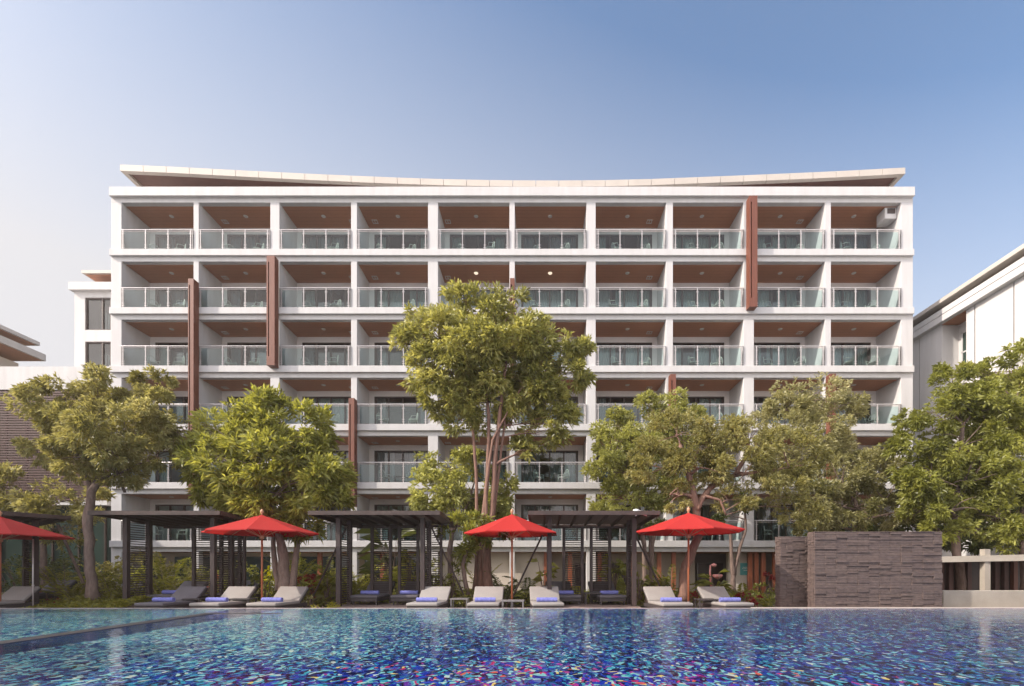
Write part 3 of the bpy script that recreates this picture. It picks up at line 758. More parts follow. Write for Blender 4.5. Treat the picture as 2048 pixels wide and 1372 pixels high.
# ------------------------------------------------------------------ UMBRELLAS
def umbrella(label, px, Y, wpx, peak_y, rim_y, rot):
    x = PX(px, Y); R = wpx / 2 / F * Y; zp = PZ(peak_y, Y); zr_ = PZ(rim_y, Y)
    t = thing('red_umbrella', label, 'umbrella', (x, Y, -0.22), 'red umbrellas between the loungers')
    n = 8
    def ring(r, z, sag=0.0):
        return [(x + r * math.cos(rot + 2 * PI * k / n), Y + r * math.sin(rot + 2 * PI * k / n), z) for k in range(n)]
    def canopy(prof, name, parent, thick=0.012):
        vs = []; fs = []
        sub = 6
        for r, z in prof:
            for k in range(n):
                a0 = rot + 2 * PI * k / n; a1 = rot + 2 * PI * (k + 1) / n
                for s in range(sub):
                    u = s / sub
                    p = Vector((math.cos(a0), math.sin(a0))).lerp(Vector((math.cos(a1), math.sin(a1))), u)
                    sg = math.sin(PI * u) * 0.012 * r
                    pull = 1 - 0.02 * math.sin(PI * u) * (r / R)
                    vs.append((x + p.x * r * pull, Y + p.y * r * pull, z - sg * 0.7))
        m_ = n * sub
        for i in range(len(prof) - 1):
            for k in range(m_):
                fs.append((i * m_ + k, i * m_ + (k + 1) % m_, (i + 1) * m_ + (k + 1) % m_, (i + 1) * m_ + k))
        o = MB().add(vs, fs).build(name, 'red', parent)
        pass
        return o
    dz = zp - zr_
    prof = [(0.20, zp - dz * 0.10), (R * 0.4, zp - dz * 0.40), (R * 0.7, zp - dz * 0.71), (R, zr_), (R * 1.002, zr_ - 0.035)]
    co = canopy(prof, 'canopy', t)
    canopy([(0.03, zp), (0.25, zp - dz * 0.17), (0.42, zp - dz * 0.30)], 'vent_cap', co)
    MB().tube([(x, Y, -0.22), (x, Y, zp + 0.02)], 0.032, 10).build('pole', 'pole_wood', t, smooth=True)
    MB().lathe([(0.0, -0.02), (0.035, 0), (0.03, 0.05), (0.055, 0.09), (0.055, 0.13), (0.02, 0.19), (0, 0.2)], 12, (x, Y, zp)).build('finial', 'finial', t, smooth=True)
    hz = zr_ - 0.22
    MB().lathe([(0.03, 0), (0.07, 0.02), (0.07, 0.12), (0.035, 0.14)], 12, (x, Y, hz)).build('hub', 'finial', t)
    for k in range(n):
        a = rot + 2 * PI * k / n; c_, s_ = math.cos(a), math.sin(a)
        rb_ = MB().tube([(x + 0.05 * c_, Y + 0.05 * s_, zp - dz * 0.06 - 0.03), (x + R * 0.985 * c_, Y + R * 0.985 * s_, zr_ - 0.03)], 0.011, 5).build('rib', 'finial', t)
        MB().tube([(x + 0.05 * c_, Y + 0.05 * s_, hz + 0.08), (x + R * 0.5 * c_, Y + R * 0.5 * s_, zp - dz * 0.5 - 0.04)], 0.011, 5).build('strut', 'finial', rb_)
    MB().lathe([(0, 0), (0.3, 0), (0.3, 0.05), (0.06, 0.09), (0.045, 0.35), (0, 0.35)], 18, (x, Y, -0.218)).build('base', 'steel_dark', t)
    return t
umbrella('shaded red umbrella cut off by the left edge of the photo', 0, 15.4, 220, 1033, 1071, 0.2)
umbrella('red umbrella on an orange pole right of the left pergola', 524, 15.5, 209, 1030, 1065, 0.30)
umbrella('red umbrella beside the tall multi-stemmed tree in the middle', 1024, 16.2, 193, 1029, 1067, 0.33)
umbrella('red umbrella left of the grey stone wall', 1377, 15.4, 214, 1026, 1063, 0.10)

# ------------------------------------------------------------------ PERGOLAS
def louvre(parent, ax, ay, bx, by, z0, z1, name='louvre_panel'):
    m = MB(); d = Vector((bx - ax, by - ay, 0)); Ln = d.length; d.normalize(); nrm = Vector((-d.y, d.x, 0))
    z = z0
    while z < z1 - 0.02:
        p0 = Vector((ax, ay, z)); p1 = Vector((bx, by, z)); u = nrm * 0.012; h = Vector((0, 0, 0.032))
        tl = nrm * 0.02
        m.hexa([p0 - u - tl, p1 - u - tl, p1 + u - tl, p0 + u - tl, p0 - u + h + tl, p1 - u + h + tl, p1 + u + h + tl, p0 + u + h + tl])
        z += 0.082
    return m.build(name, 'pergola', parent)
def pergola(label, X0p, X1p, offb=0.0, yf=16.3, struts=(-1, 1), loc=None, rz=0.0, extra=True):
    """front posts at X0p, X1p"""
    xm = (X0p + X1p) / 2
    if loc: t = thing('pergola', label, 'pergola', loc, 'dark timber pergolas behind the pool', rz=rz)
    else: t = thing('pergola', label, 'pergola', (xm, yf, -0.1), 'dark timber pergolas behind the pool')
    def post(x, y, w_=0.12, top=2.95): MB().box(x - w_ / 2, x + w_ / 2, y - w_ / 2, y + w_ / 2, -0.1, top).build('post', 'pergola', t, bevel=0.006)
    yb = yf + 0.95; yk = yf + 1.65
    for x in (X0p, X1p): post(x, yf, 0.15); post(x, yb, 0.15)
    louvre(t, X0p, yf + 0.08, X0p, yb - 0.08, 0.0, 2.85); louvre(t, X1p, yf + 0.08, X1p, yb - 0.08, 0.0, 2.85)
    c = xm + offb
    for x in (-0.87, -0.17, 0.17, 0.87): post(c + x, yk, 0.11, 2.8)
    louvre(t, c - 0.81, yk, c - 0.23, yk, 0.2, 2.72); louvre(t, c + 0.23, yk, c + 0.81, yk, 0.2, 2.72)
    MB().box(X0p, X1p, yk - 0.04, yk + 0.04, 2.72, 2.80).build('rail', 'pergola', t)
    if extra:
        post(X1p + 0.42, yb + .1, 0.09, 2.85); louvre(t, X1p + 0.08, yb + .1, X1p + 0.38, yb + .1, 0.1, 2.8)
    # roof: boards on beams, falling gently to the rear
    rf = MB(); xa, xb = xm - 2.18, xm + 2.18; y0, y1 = yf - 0.7, yf + 2.7
    def zz(y): return 3.11 - 0.14 * (y - y0) / (y1 - y0)
    edge = MB()
    edge.hexa([(xa, y0, zz(y0) - 0.13), (xb, y0, zz(y0) - 0.13), (xb, y0 + 0.05, zz(y0) - 0.13), (xa, y0 + 0.05, zz(y0) - 0.13), (xa, y0, zz(y0)), (xb, y0, zz(y0)), (xb, y0 + .05, zz(y0)), (xa, y0 + .05, zz(y0))])
    edge.hexa([(xa, y1 - .05, zz(y1) - 0.13), (xb, y1 - .05, zz(y1) - 0.13), (xb, y1, zz(y1) - 0.13), (xa, y1, zz(y1) - 0.13), (xa, y1 - .05, zz(y1)), (xb, y1 - .05, zz(y1)), (xb, y1, zz(y1)), (xa, y1, zz(y1))])
    nb = 9
    for k in range(nb):
        x = xa + (xb - xa - 0.05) * k / (nb - 1)
        edge.hexa([(x, y0 + .05, zz(y0) - 0.13), (x + .05, y0 + .05, zz(y0) - 0.13), (x + .05, y1 - .05, zz(y1) - 0.13), (x, y1 - .05, zz(y1) - 0.13), (x, y0 + .05, zz(y0) - .01), (x + .05, y0 + .05, zz(y0) - .01), (x + .05, y1 - .05, zz(y1) - .01), (x, y1 - .05, zz(y1) - .01)])
    roof = edge.build('roof', 'pergola_roof', t)
    bd_ = MB(); y = y0 + 0.06
    while y < y1 - 0.1:
        bd_.hexa([(xa, y, zz(y) - .008), (xb, y, zz(y) - .008), (xb, y + 0.105, zz(y) - .008), (xa, y + 0.105, zz(y) - .008), (xa, y, zz(y) + .016), (xb, y, zz(y) + .016), (xb, y + 0.105, zz(y) + .016), (xa, y + 0.105, zz(y) + .016)])
        y += 0.125
    bd_.build('roof_boards', 'pergola_roof', roof)
    for s in struts:
        xs = X1p if s > 0 else X0p
        MB().tube([(xs + s * 0.1, yf + 0.9, 2.7), (xs + s * 1.45, yf + 0.9, -0.1)], 0.035, 6).build('brace', 'pergola', t)
    return t
MB_plat = []
def platform(x0, x1, yf):
    tag(MB().box(x0, x1, yf - 0.35, yf + 2.1, -0.216, -0.1).build('deck_platform', 'deck', bevel=0.01), kind='structure')
pergola('dark slatted pergola between the leaning tree and the second red umbrella', PX(253, 16.3), PX(427, 16.3), offb=0.5, struts=())
pergola('dark slatted pergola left of the tall middle tree', PX(677.5, 16.3), PX(845.5, 16.3))
pergola('dark slatted pergola right of the middle umbrella with a white camera on top', PX(1099, 16.3), PX(1268, 16.3), extra=False)
pergola('dark slatted pergola at the left edge behind the shaded umbrella', -1.45, 1.45, yf=0.0, struts=(), loc=(-18.6, 15.6, 0), rz=math.radians(62), extra=False)
platform(PX(240, 16.3), PX(440, 16.3), 16.3); platform(PX(668, 16.3), PX(855, 16.3), 16.3); platform(PX(1090, 16.3), PX(1278, 16.3), 16.3)
# security camera on the right pergola
cp = P(1272, 1026, 15.75)
sc_ = thing('security_camera', 'white twin security camera on the roof edge of the right pergola', 'camera', (cp.x, cp.y, cp.z - 0.03))
MB().lathe([(0, 0.0), (0.10, 0.0), (0.12, 0.06), (0.09, 0.12), (0, 0.14)], 14, (cp.x, cp.y, cp.z)).build('housing', 'cctv', sc_, smooth=True)
MB().tube([(cp.x + 0.08, cp.y, cp.z + 0.05), (cp.x + 0.36, cp.y - 0.05, cp.z - 0.06)], 0.06, 10).build('camera_body', 'cctv', sc_, smooth=True)
MB().tube([(cp.x, cp.y, cp.z - 0.1), (cp.x, cp.y, cp.z + 0.03)], 0.03, 8).build('mount', 'cctv', sc_)

# ------------------------------------------------------------------ LOUNGERS, TOWELS, TABLES
def rounded(mb_, name, mat, parent, bev):
    o = mb_.build(name, mat, parent, smooth=True, bevel=bev, seg=3); return o
def lounger(label, px, Y, ang, z, dark=False, towel=None, tlabel=None, tpos=0.62, tside=0.0):
    """px,Y: centre of the foot end; ang>0 turns the foot to the left"""
    x = PX(px, Y)
    t = thing('sun_lounger', label, 'sun lounger', (x, Y, z), 'sun loungers along the pool', rz=-math.radians(ang))
    cm = 'cushion_shaded' if dark else 'cushion'
    W = 0.50
    b = MB().box(-W + .02, W - .02, 0.03, 1.72, 0.13, 0.25)
    b.build('base', 'wicker', t, bevel=0.01)
    for lx, ly in ((-W + .05, 0.08), (W - .1, 0.08), (-W + .05, 1.6), (W - .1, 1.6)):
        MB().box(lx, lx + 0.05, ly, ly + 0.05, 0.0, 0.129).build('leg', 'wicker', t)
    s = MB().box(-W, W, 0.0, 1.28, 0.252, 0.355); rounded(s, 'seat_cushion', cm, t, 0.035)
    y0, z0, y1, z1 = 1.26, 0.30, 1.76, 0.745
    n = Vector((0, -(z1 - z0), (y1 - y0))).normalized()
    def slab_(off0, off1, w_, ext=0.0):
        a = Vector((0, y0, z0)); e = Vector((0, y1, z1)); d = (e - a).normalized(); a = a - d * ext
        return MB().hexa([Vector((-w_, 0, 0)) + a + n * off0, Vector((w_, 0, 0)) + a + n * off0, Vector((w_, 0, 0)) + e + n * off0, Vector((-w_, 0, 0)) + e + n * off0,
                          Vector((-w_, 0, 0)) + a + n * off1, Vector((w_, 0, 0)) + a + n * off1, Vector((w_, 0, 0)) + e + n * off1, Vector((-w_, 0, 0)) + e + n * off1])
    rounded(slab_(0.0, 0.10, W), 'back_cushion', cm, t, 0.032)
    slab_(-0.05, -0.004, W - .01).build('backrest', 'wicker', t, bevel=0.006)
    MB().tube([(0, 1.62, 0.55), (0, 1.68, 0.24)], 0.02, 6).build('prop', 'wicker', t)
    if tlabel:
        a = -math.radians(ang)
        lx, ly = tside, tpos
        wx = x + lx * math.cos(a) - ly * math.sin(a); wy = Y + lx * math.sin(a) + ly * math.cos(a)
        tw = MB(); r0 = 0.075; n_ = 26; ln = 0.33
        # rolled towel: spiral end, slightly irregular tube
        vs = []; fs = []
        k = 12
        for i in range(k + 1):
            xx = -ln + 2 * ln * i / k; rr = r0 * (1 + 0.05 * math.sin(i * 2.3)) * (0.94 if i in (0, k) else 1)
            for q in range(18):
                aa = 2 * PI * q / 18; rs = rr * (1 + 0.12 * (q / 18)) 
                vs.append((xx, rs * math.cos(aa), rs * 0.92 * math.sin(aa) + 0.072))
        for i in range(k):
            for q in range(18): fs.append((i * 18 + q, i * 18 + (q + 1) % 18, (i + 1) * 18 + (q + 1) % 18, (i + 1) * 18 + q))
        fs.append(tuple(range(17, -1, -1))); fs.append(tuple(k * 18 + q for q in range(18)))
        o = tw.add(vs, fs).build('rolled_towel', 'towel', None, smooth=False)
        o.location = (wx, wy, z + 0.356); o.rotation_euler = (0, 0, a * 0.35 + random.uniform(-.06, .06))
        tag(o, tlabel, 'towel', 'rolled blue towels on the loungers')
    return t
DZ = -0.22
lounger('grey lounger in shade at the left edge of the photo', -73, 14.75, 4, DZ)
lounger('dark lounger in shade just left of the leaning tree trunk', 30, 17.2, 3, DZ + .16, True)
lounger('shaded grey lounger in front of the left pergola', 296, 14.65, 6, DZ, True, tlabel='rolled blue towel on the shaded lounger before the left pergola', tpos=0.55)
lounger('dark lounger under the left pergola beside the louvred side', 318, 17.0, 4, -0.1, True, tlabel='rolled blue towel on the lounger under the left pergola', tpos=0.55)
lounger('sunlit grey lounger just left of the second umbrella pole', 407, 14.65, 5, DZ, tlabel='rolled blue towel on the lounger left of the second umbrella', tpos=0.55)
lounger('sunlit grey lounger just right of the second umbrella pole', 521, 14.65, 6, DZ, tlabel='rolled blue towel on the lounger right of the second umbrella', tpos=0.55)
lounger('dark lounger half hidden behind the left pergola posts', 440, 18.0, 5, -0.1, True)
lounger('sunlit grey lounger in front of the middle pergola', 843, 14.65, 4, DZ, tlabel='rolled blue towel on the lounger before the middle pergola', tpos=0.55)
lounger('sunlit grey lounger facing the pool left of the middle umbrella', 966, 14.65, 1, DZ, tlabel='rolled blue towel on the lounger left of the middle umbrella', tpos=0.55)
lounger('half shaded grey lounger right of the middle umbrella', 1097, 14.65, -4, DZ, tlabel='rolled blue towel on the lounger right of the middle umbrella', tpos=0.55)
lounger('sunlit grey lounger just left of the right umbrella pole', 1357, 14.65, -8, DZ, tlabel='rolled blue towel on the lounger left of the right umbrella', tpos=0.55)
lounger('grey lounger just right of the right umbrella pole', 1480, 14.65, -10, DZ, tlabel='rolled blue towel on the lounger right of the right umbrella', tpos=0.55)
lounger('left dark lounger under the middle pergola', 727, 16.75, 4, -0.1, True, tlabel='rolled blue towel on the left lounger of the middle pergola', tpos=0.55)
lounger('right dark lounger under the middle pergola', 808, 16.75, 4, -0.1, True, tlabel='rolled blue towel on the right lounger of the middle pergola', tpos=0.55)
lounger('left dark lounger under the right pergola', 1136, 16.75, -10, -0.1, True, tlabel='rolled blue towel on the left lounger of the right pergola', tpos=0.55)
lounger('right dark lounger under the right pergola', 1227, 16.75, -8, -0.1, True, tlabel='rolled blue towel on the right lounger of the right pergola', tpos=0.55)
def table(label, px, Y, z=DZ, w_=0.30, d=0.25, h=0.43, mat='wicker', steel=False):
    x = PX(px, Y)
    t = thing('side_table', label, 'side table', (x, Y, z), 'low side tables between loungers')
    MB().box(x - w_, x + w_, Y - d, Y + d, z + h - 0.04, z + h).build('table_top', mat, t, bevel=0.006)
    for sx in (-1, 1):
        for sy in (-1, 1):
            MB().box(x + sx * (w_ - .04) - .02, x + sx * (w_ - .04) + .02, Y + sy * (d - .04) - .02, Y + sy * (d - .04) + .02, z, z + h - 0.041).build('leg', 'steel' if steel else mat, t)
    return t
table('low dark side table between the two loungers of the second umbrella', 486, 15.85, w_=0.35)
table('low grey side table left of the lounger facing the pool', 920, 15.9, w_=0.3, mat='steel_dark')
table('low side table with steel legs under the middle umbrella', 1026, 15.0, w_=0.36, mat='steel_dark')
table('low dark side table beside the right umbrella pole', 1412, 15.55, w_=0.32)
table('low dark side table between the loungers of the right pergola', 1185, 17.2, z=-0.1)
table('low dark side table in front of the left pergola', 392, 15.9, w_=0.3)
# thin steel pole at the left
pp = P(66, 1078, 16.2)
tag(MB().tube([(pp.x, pp.y, -0.22), (pp.x, pp.y, pp.z)], 0.02, 8).lathe([(0.0, 0), (0.035, 0), (0.035, 0.05), (0, 0.05)], 10, (pp.x, pp.y, 0.6)).build('steel_pole', 'steel', None, smooth=True), 'thin steel pole between the shaded loungers at the left', 'pole')
tag(MB().tube([P(116, 1050, 17.3), P(178, 1190, 17.3)], 0.05, 7).build('tree_prop', 'bark', None, smooth=True), 'slanted wooden pole propping the leaning tree at the left', 'prop')
# teal sign on the pillar
sp0 = P(1480, 1150, 27.9); sp1 = P(1504, 1126, 27.9)
sg = MB().box(sp0.x, sp1.x, 27.85, 27.895, sp0.z, sp1.z); sgo = tag(sg.build('wall_sign', 'teal', None, bevel=0.01), 'square teal sign on a pale pillar behind the right loungers', 'sign')
st = MB()
for k, (u, v_, w_) in enumerate(((0.2, 0.62, 0.5), (0.15, 0.50, 0.6), (0.28, 0.36, 0.4))):
    W_ = sp1.x - sp0.x; Hh = sp1.z - sp0.z
    for q in range(5):
        a = sp0.x + W_ * (u + w_ * q / 5); st.box(a, a + W_ * w_ / 7, 27.845, 27.849, sp0.z + Hh * v_, sp0.z + Hh * (v_ + 0.05))
sto = st.build('sign_marks', 'cctv', sgo)
random.seed(21)

# ------------------------------------------------------------------ TREES
tree('spreading_tree', 'wide olive leaved tree on a leaning trunk left of the left pergola', 16.4,
     [[(186, 1200, .20, 0), (180, 1120, .165, 0), (176, 1040, .16, 0), (184, 985, .14, 0), (205, 935, .10, .2), (240, 880, .05, .4)],
      [(182, 985, .11, 0), (205, 955, .10, .1), (235, 950, .07, .2), (250, 985, .05, .3)], [(182, 990, .10, 0), (168, 920, .07, .2), (130, 850, .04, .3)]],
     [(150, 800, 85, 62, 0.5), (140, 860, 60, 40, -0.7), (190, 850, 60, 50, -0.8), (150, 910, 60, 36, -0.6), (225, 900, 50, 34, -0.9), (110, 865, 66, 50, 0.8), (215, 790, 62, 45, 1.1), (300, 830, 70, 55, 0.5), (355, 865, 50, 45, 0.9), (240, 870, 85, 60, 0.1), (165, 915, 75, 42, 0.2), (330, 915, 55, 36, 0.7), (235, 945, 60, 34, 0.2), (75, 905, 34, 26, 0.5), (300, 770, 40, 30, 1.2), (150, 850, 60, 40, 1.3), (230, 830, 60, 40, 1.4), (290, 880, 60, 40, 1.3), (120, 770, 40, 26, 0.7)],
     'olive', 8, 0.15, 0.038, 19, 'bark', tr=0.85, up=0.15)
tree('garden_tree', 'dim low olive tree filling the left edge behind the leaning tree', 21,
     [[(90, 1185, .14, 0), (85, 1080, .11, 0), (60, 1010, .07, 0)]],
     [(20, 985, 65, 45, 0), (110, 1010, 75, 42, -.5), (60, 1045, 60, 30, 0), (175, 1000, 40, 36, .6), (-20, 960, 50, 30, 0), (130, 1060, 60, 24, .3), (25, 1020, 60, 30, .6)], 'olive', 7, 0.22, 0.055, 8, 'bark')
tree('broadleaf_tree', 'round bright green tree with long rosette leaves behind the second umbrella', 17.0,
     [[(570, 1190, .22, 0), (566, 1120, .18, 0), (556, 1060, .13, 0), (530, 980, .09, 0)], [(585, 1185, .14, 0), (592, 1110, .11, .2), (600, 1040, .09, .3), (610, 960, .06, .3)], [(558, 1180, .12, .1), (548, 1110, .09, .2), (545, 1050, .07, .2)]],
     [(530, 845, 72, 52, .3), (455, 870, 62, 48, 0), (600, 870, 62, 52, .4), (430, 930, 62, 42, -.3), (520, 920, 90, 58, -.6), (625, 935, 62, 55, .2), (560, 985, 85, 50, 0), (640, 1000, 48, 36, .3), (470, 985, 55, 34, -.2), (530, 800, 30, 18, .3), (480, 1010, 28, 22, 0), (590, 1045, 60, 24, .3), (400, 970, 36, 30, 0), (540, 1020, 60, 30, .3), (660, 960, 36, 50, .1), (520, 960, 70, 50, .8), (600, 930, 70, 50, .8), (385, 905, 24, 30, .2)],
     'bright', 9, 0.30, 0.068, 7.5, 'bark_pale', spread=0.75, up=0.35)
tree('tall_tree', 'tall multi-stemmed tree with big airy crown in the middle', 18.6,
     [[(978, 1190, .34, 0), (972, 1110, .27, 0), (985, 1020, .17, 0), (992, 900, .14, 0), (1003, 800, .12, 0), (1015, 700, .07, 0)],
      [(962, 1180, .22, .1), (964, 1060, .17, .1), (975, 950, .13, .15), (978, 830, .11, .1), (965, 720, .06, .1)],
      [(952, 1180, .18, .2), (955, 1060, .12, .2), (952, 940, .10, .3), (945, 850, .08, .3), (920, 760, .05, .3)],
      [(975, 1100, .12, -.1), (972, 980, .10, -.1), (985, 880, .08, -.1), (1040, 780, .05, 0)], [(985, 1050, .10, .1), (1000, 920, .09, .1), (1012, 830, .07, .2), (1080, 760, .04, .3)]],
     [(960, 620, 82, 42, 0), (925, 590, 32, 18, 0), (1025, 610, 50, 28, .2), (905, 665, 85, 50, -.3), (1000, 665, 90, 52, -.5), (1085, 690, 75, 48, 0), (850, 655, 52, 30, .1), (1140, 700, 34, 30, .2), (880, 735, 72, 42, -.2),
      (840, 758, 40, 22, 0), (960, 745, 70, 50, .3), (1050, 770, 70, 50, .1), (1100, 805, 44, 45, .3), (890, 805, 46, 38, .2), (920, 840, 34, 24, .2), (1080, 870, 48, 28, .3), (1045, 905, 28, 14, .3), (1125, 760, 38, 34, .4), (830, 625, 22, 10, 0), (965, 820, 60, 45, .6), (1035, 845, 45, 45, .5), (935, 690, 60, 40, .8), (1010, 735, 70, 50, .8), (835, 690, 40, 26, -.2), (1150, 745, 30, 30, -.1), (960, 640, 70, 40, .5), (1110, 850, 40, 34, .2), (900, 770, 60, 40, .4), (1060, 720, 60, 45, .5)],
     'tall', 8, 0.25, 0.062, 7.5, 'bark_red', tr=0.62, spread=0.65, up=0.2)
tree('garden_tree', 'light green small tree behind the middle tree trunk', 20.4,
     [[(905, 1190, .14, 0), (900, 1100, .11, 0), (908, 1020, .08, 0), (905, 960, .05, 0)], [(903, 1070, .07, .1), (935, 1010, .05, .1), (950, 960, .03, 0)]],
     [(900, 935, 52, 36, 0), (945, 925, 40, 30, .4), (870, 985, 52, 45, -.2), (945, 985, 60, 52, 0), (1000, 990, 30, 50, .3), (905, 1020, 48, 28, 0), (985, 1045, 40, 26, 0)],
     'bush', 7, 0.22, 0.07, 9, 'bark', spread=0.7)
tree('garden_tree', 'low leafy tree with a thin stem just left of the middle umbrella', 17.6,
     [[(935, 1190, .09, 0), (925, 1130, .07, 0), (945, 1070, .05, 0)]],
     [(930, 1060, 40, 30, 0), (975, 1058, 40, 22, .2), (925, 1105, 26, 30, .1), (1000, 1070, 18, 14, .3)],
     'green', 8, 0.24, 0.06, 9, 'bark', spread=0.8)
tree('broadleaf_tree', 'bright yellow-green bushy tree right of the tall middle tree', 23.6,
     [[(1290, 1190, .13, 0), (1288, 1090, .11, 0), (1275, 1000, .09, 0), (1270, 900, .06, 0)], [(1302, 1190, .10, .2), (1305, 1090, .09, .2), (1330, 960, .07, .2)]],
     [(1325, 815, 50, 38, 0), (1270, 855, 55, 45, 0), (1225, 880, 42, 45, .2), (1350, 860, 52, 45, .2), (1230, 945, 58, 48, -.2), (1290, 925, 60, 50, -.4), (1205, 1000, 38, 36, 0), (1260, 1005, 60, 40, -.2), (1330, 990, 50, 45, 0), (1385, 815, 24, 16, .2)],
     'bush', 8, 0.20, 0.065, 11, 'bark', spread=0.7)
tree('spreading_tree', 'olive grey small leaved tree with thick leaning trunk behind right umbrella', 16.9,
     [[(1366, 1205, .20, 0), (1372, 1130, .17, 0), (1398, 1070, .15, 0), (1392, 1010, .14, 0), (1378, 950, .10, 0), (1360, 890, .06, 0)],
      [(1392, 1015, .11, 0), (1420, 975, .10, .1), (1470, 950, .08, .1), (1500, 900, .07, .1), (1480, 850, .045, .1)], [(1395, 1020, .07, -.1), (1410, 992, .06, -.2), (1440, 1000, .04, -.3), (1452, 1030, .03, -.3)], [(1470, 950, .07, .1), (1550, 940, .05, .1), (1610, 930, .03, .1)]],
     [(1350, 870, 72, 48, 0), (1430, 880, 70, 50, .3), (1500, 880, 75, 45, 0), (1570, 905, 68, 50, .3), (1320, 935, 62, 40, 0), (1400, 935, 60, 40, -.3), (1490, 945, 75, 40, -.3), (1340, 990, 40, 30, -.2), (1460, 1000, 44, 26, -.3), (1560, 980, 65, 40, .2), (1600, 1020, 48, 28, .4)],
     'olive', 8, 0.13, 0.034, 21, 'bark_red', up=0.15)
tree('flowering_tree', 'tree with pale creamy flower sprays rising beyond the stone wall', 22.3,
     [[(1640, 1190, .18, 0), (1645, 1080, .15, 0), (1640, 960, .11, 0), (1620, 850, .07, 0)], [(1645, 1060, .10, .1), (1720, 980, .07, .1), (1780, 930, .04, 0)]],
     [(1615, 795, 72, 40, 0), (1560, 820, 45, 45, .2), (1670, 830, 58, 50, .2), (1610, 880, 82, 52, -.3), (1690, 890, 40, 40, .2), (1570, 930, 50, 40, .3)],
     'blossom', 9, 0.19, 0.042, 13, 'bark', spread=0.7)
tree('flowering_tree', 'lower tree with creamy sprays hanging over the stone wall', 20.2,
     [[(1720, 1190, .14, 0), (1722, 1080, .12, 0), (1710, 1000, .08, 0)], [(1722, 1060, .08, 0), (1770, 1000, .05, 0)]],
     [(1670, 955, 60, 42, 0), (1740, 940, 62, 45, .2), (1790, 965, 45, 45, 0), (1640, 1010, 60, 40, -.3), (1710, 1015, 70, 38, -.4), (1780, 1030, 55, 32, -.2), (1660, 1045, 60, 20, -.2), (1590, 1045, 30, 22, 0)],
     'blossom', 9, 0.17, 0.04, 14, 'bark', spread=0.7, tbias=0.42)
tree('broadleaf_tree', 'large deep green layered tree at the right edge with a rough trunk', 18.4,
     [[(1926, 1200, .17, 0), (1918, 1130, .15, 0), (1908, 1060, .14, 0), (1915, 960, .11, 0), (1925, 850, .07, 0)], [(1912, 1000, .10, .1), (1980, 900, .07, .1), (2030, 820, .04, 0)], [(2052, 1190, .15, -.5), (2048, 1080, .13, -.4), (2050, 960, .1, -.3)]],
     [(1915, 770, 45, 36, 0), (1880, 825, 62, 40, 0), (1960, 815, 70, 45, -.2), (2035, 810, 55, 55, 0), (1850, 885, 60, 42, 0), (1930, 885, 82, 48, -.4), (2020, 890, 62, 48, -.3), (1860, 955, 66, 46, -.2), (1950, 960, 75, 46, -.5), (2030, 970, 50, 45, -.6), (1900, 1020, 66, 40, -.4), (1990, 1035, 55, 38, -.5),
      (1830, 1020, 40, 40, .2), (2045, 730, 38, 40, .3), (2040, 1060, 36, 46, -.8), (1975, 745, 30, 20, .2), (1860, 1065, 34, 34, .2), (1900, 850, 70, 60, .9), (1980, 930, 80, 60, .9), (1900, 960, 70, 60, .9), (1960, 1040, 80, 40, .8), (1830, 940, 40, 40, .6)],
     'green', 9, 0.19, 0.055, 11.5, 'bark', spread=0.65)
tree('tall_tree', 'taller green crown rising behind at the top right edge', 23.5,
     [[(2060, 1190, .15, 0), (2062, 900, .12, 0), (2058, 760, .07, 0)]],
     [(2055, 705, 34, 24, 0), (2050, 760, 50, 36, 0), (2000, 790, 46, 30, 0), (1935, 755, 40, 22, 0), (2085, 820, 60, 60, 0), (1990, 850, 60, 50, 0)], 'green', 8, 0.26, 0.08, 7, 'bark', spread=0.6)
tree('thin_tree', 'thin forked tree with a small dark crown right of the right umbrella', 19.5,
     [[(1466, 1185, .11, 0), (1467, 1150, .10, 0), (1463, 1110, .07, 0), (1460, 1060, .06, 0)], [(1467, 1150, .08, 0), (1480, 1095, .065, .1), (1492, 1060, .05, .1), (1490, 1020, .04, .1)]],
     [(1470, 1035, 40, 26, 0), (1430, 1045, 34, 18, .2), (1500, 1010, 34, 24, .1)], 'dark', 7, 0.16, 0.05, 10, 'bark')
tree('thin_tree', 'thin stemmed tree standing between the right pergola and right umbrella', 18.6,
     [[(1304, 1190, .08, 0), (1300, 1130, .07, 0), (1285, 1085, .05, 0), (1278, 1050, .04, 0)], [(1300, 1130, .055, 0), (1300, 1080, .05, .1), (1302, 1045, .04, .1)]],
     [(1285, 1052, 26, 16, 0), (1310, 1050, 24, 14, .1)], 'dark', 7, 0.16, 0.05, 9, 'bark')
# dense dark planting behind the stone wall and the right walkway
tree('garden_tree', 'dense dark tree filling the gap behind the stone wall and walkway', 23.0,
     [[(1830, 1190, .14, 0), (1835, 1080, .11, 0)]], [(1760, 1060, 70, 40, 0), (1850, 1050, 70, 50, 0), (1940, 1070, 70, 40, 0), (2030, 1060, 60, 50, 0), (1680, 1070, 60, 30, 0), (1830, 980, 50, 40, .5), (2000, 985, 80, 50, .5)], 'dark', 8, 0.26, 0.10, 7, 'bark', spread=0.8)

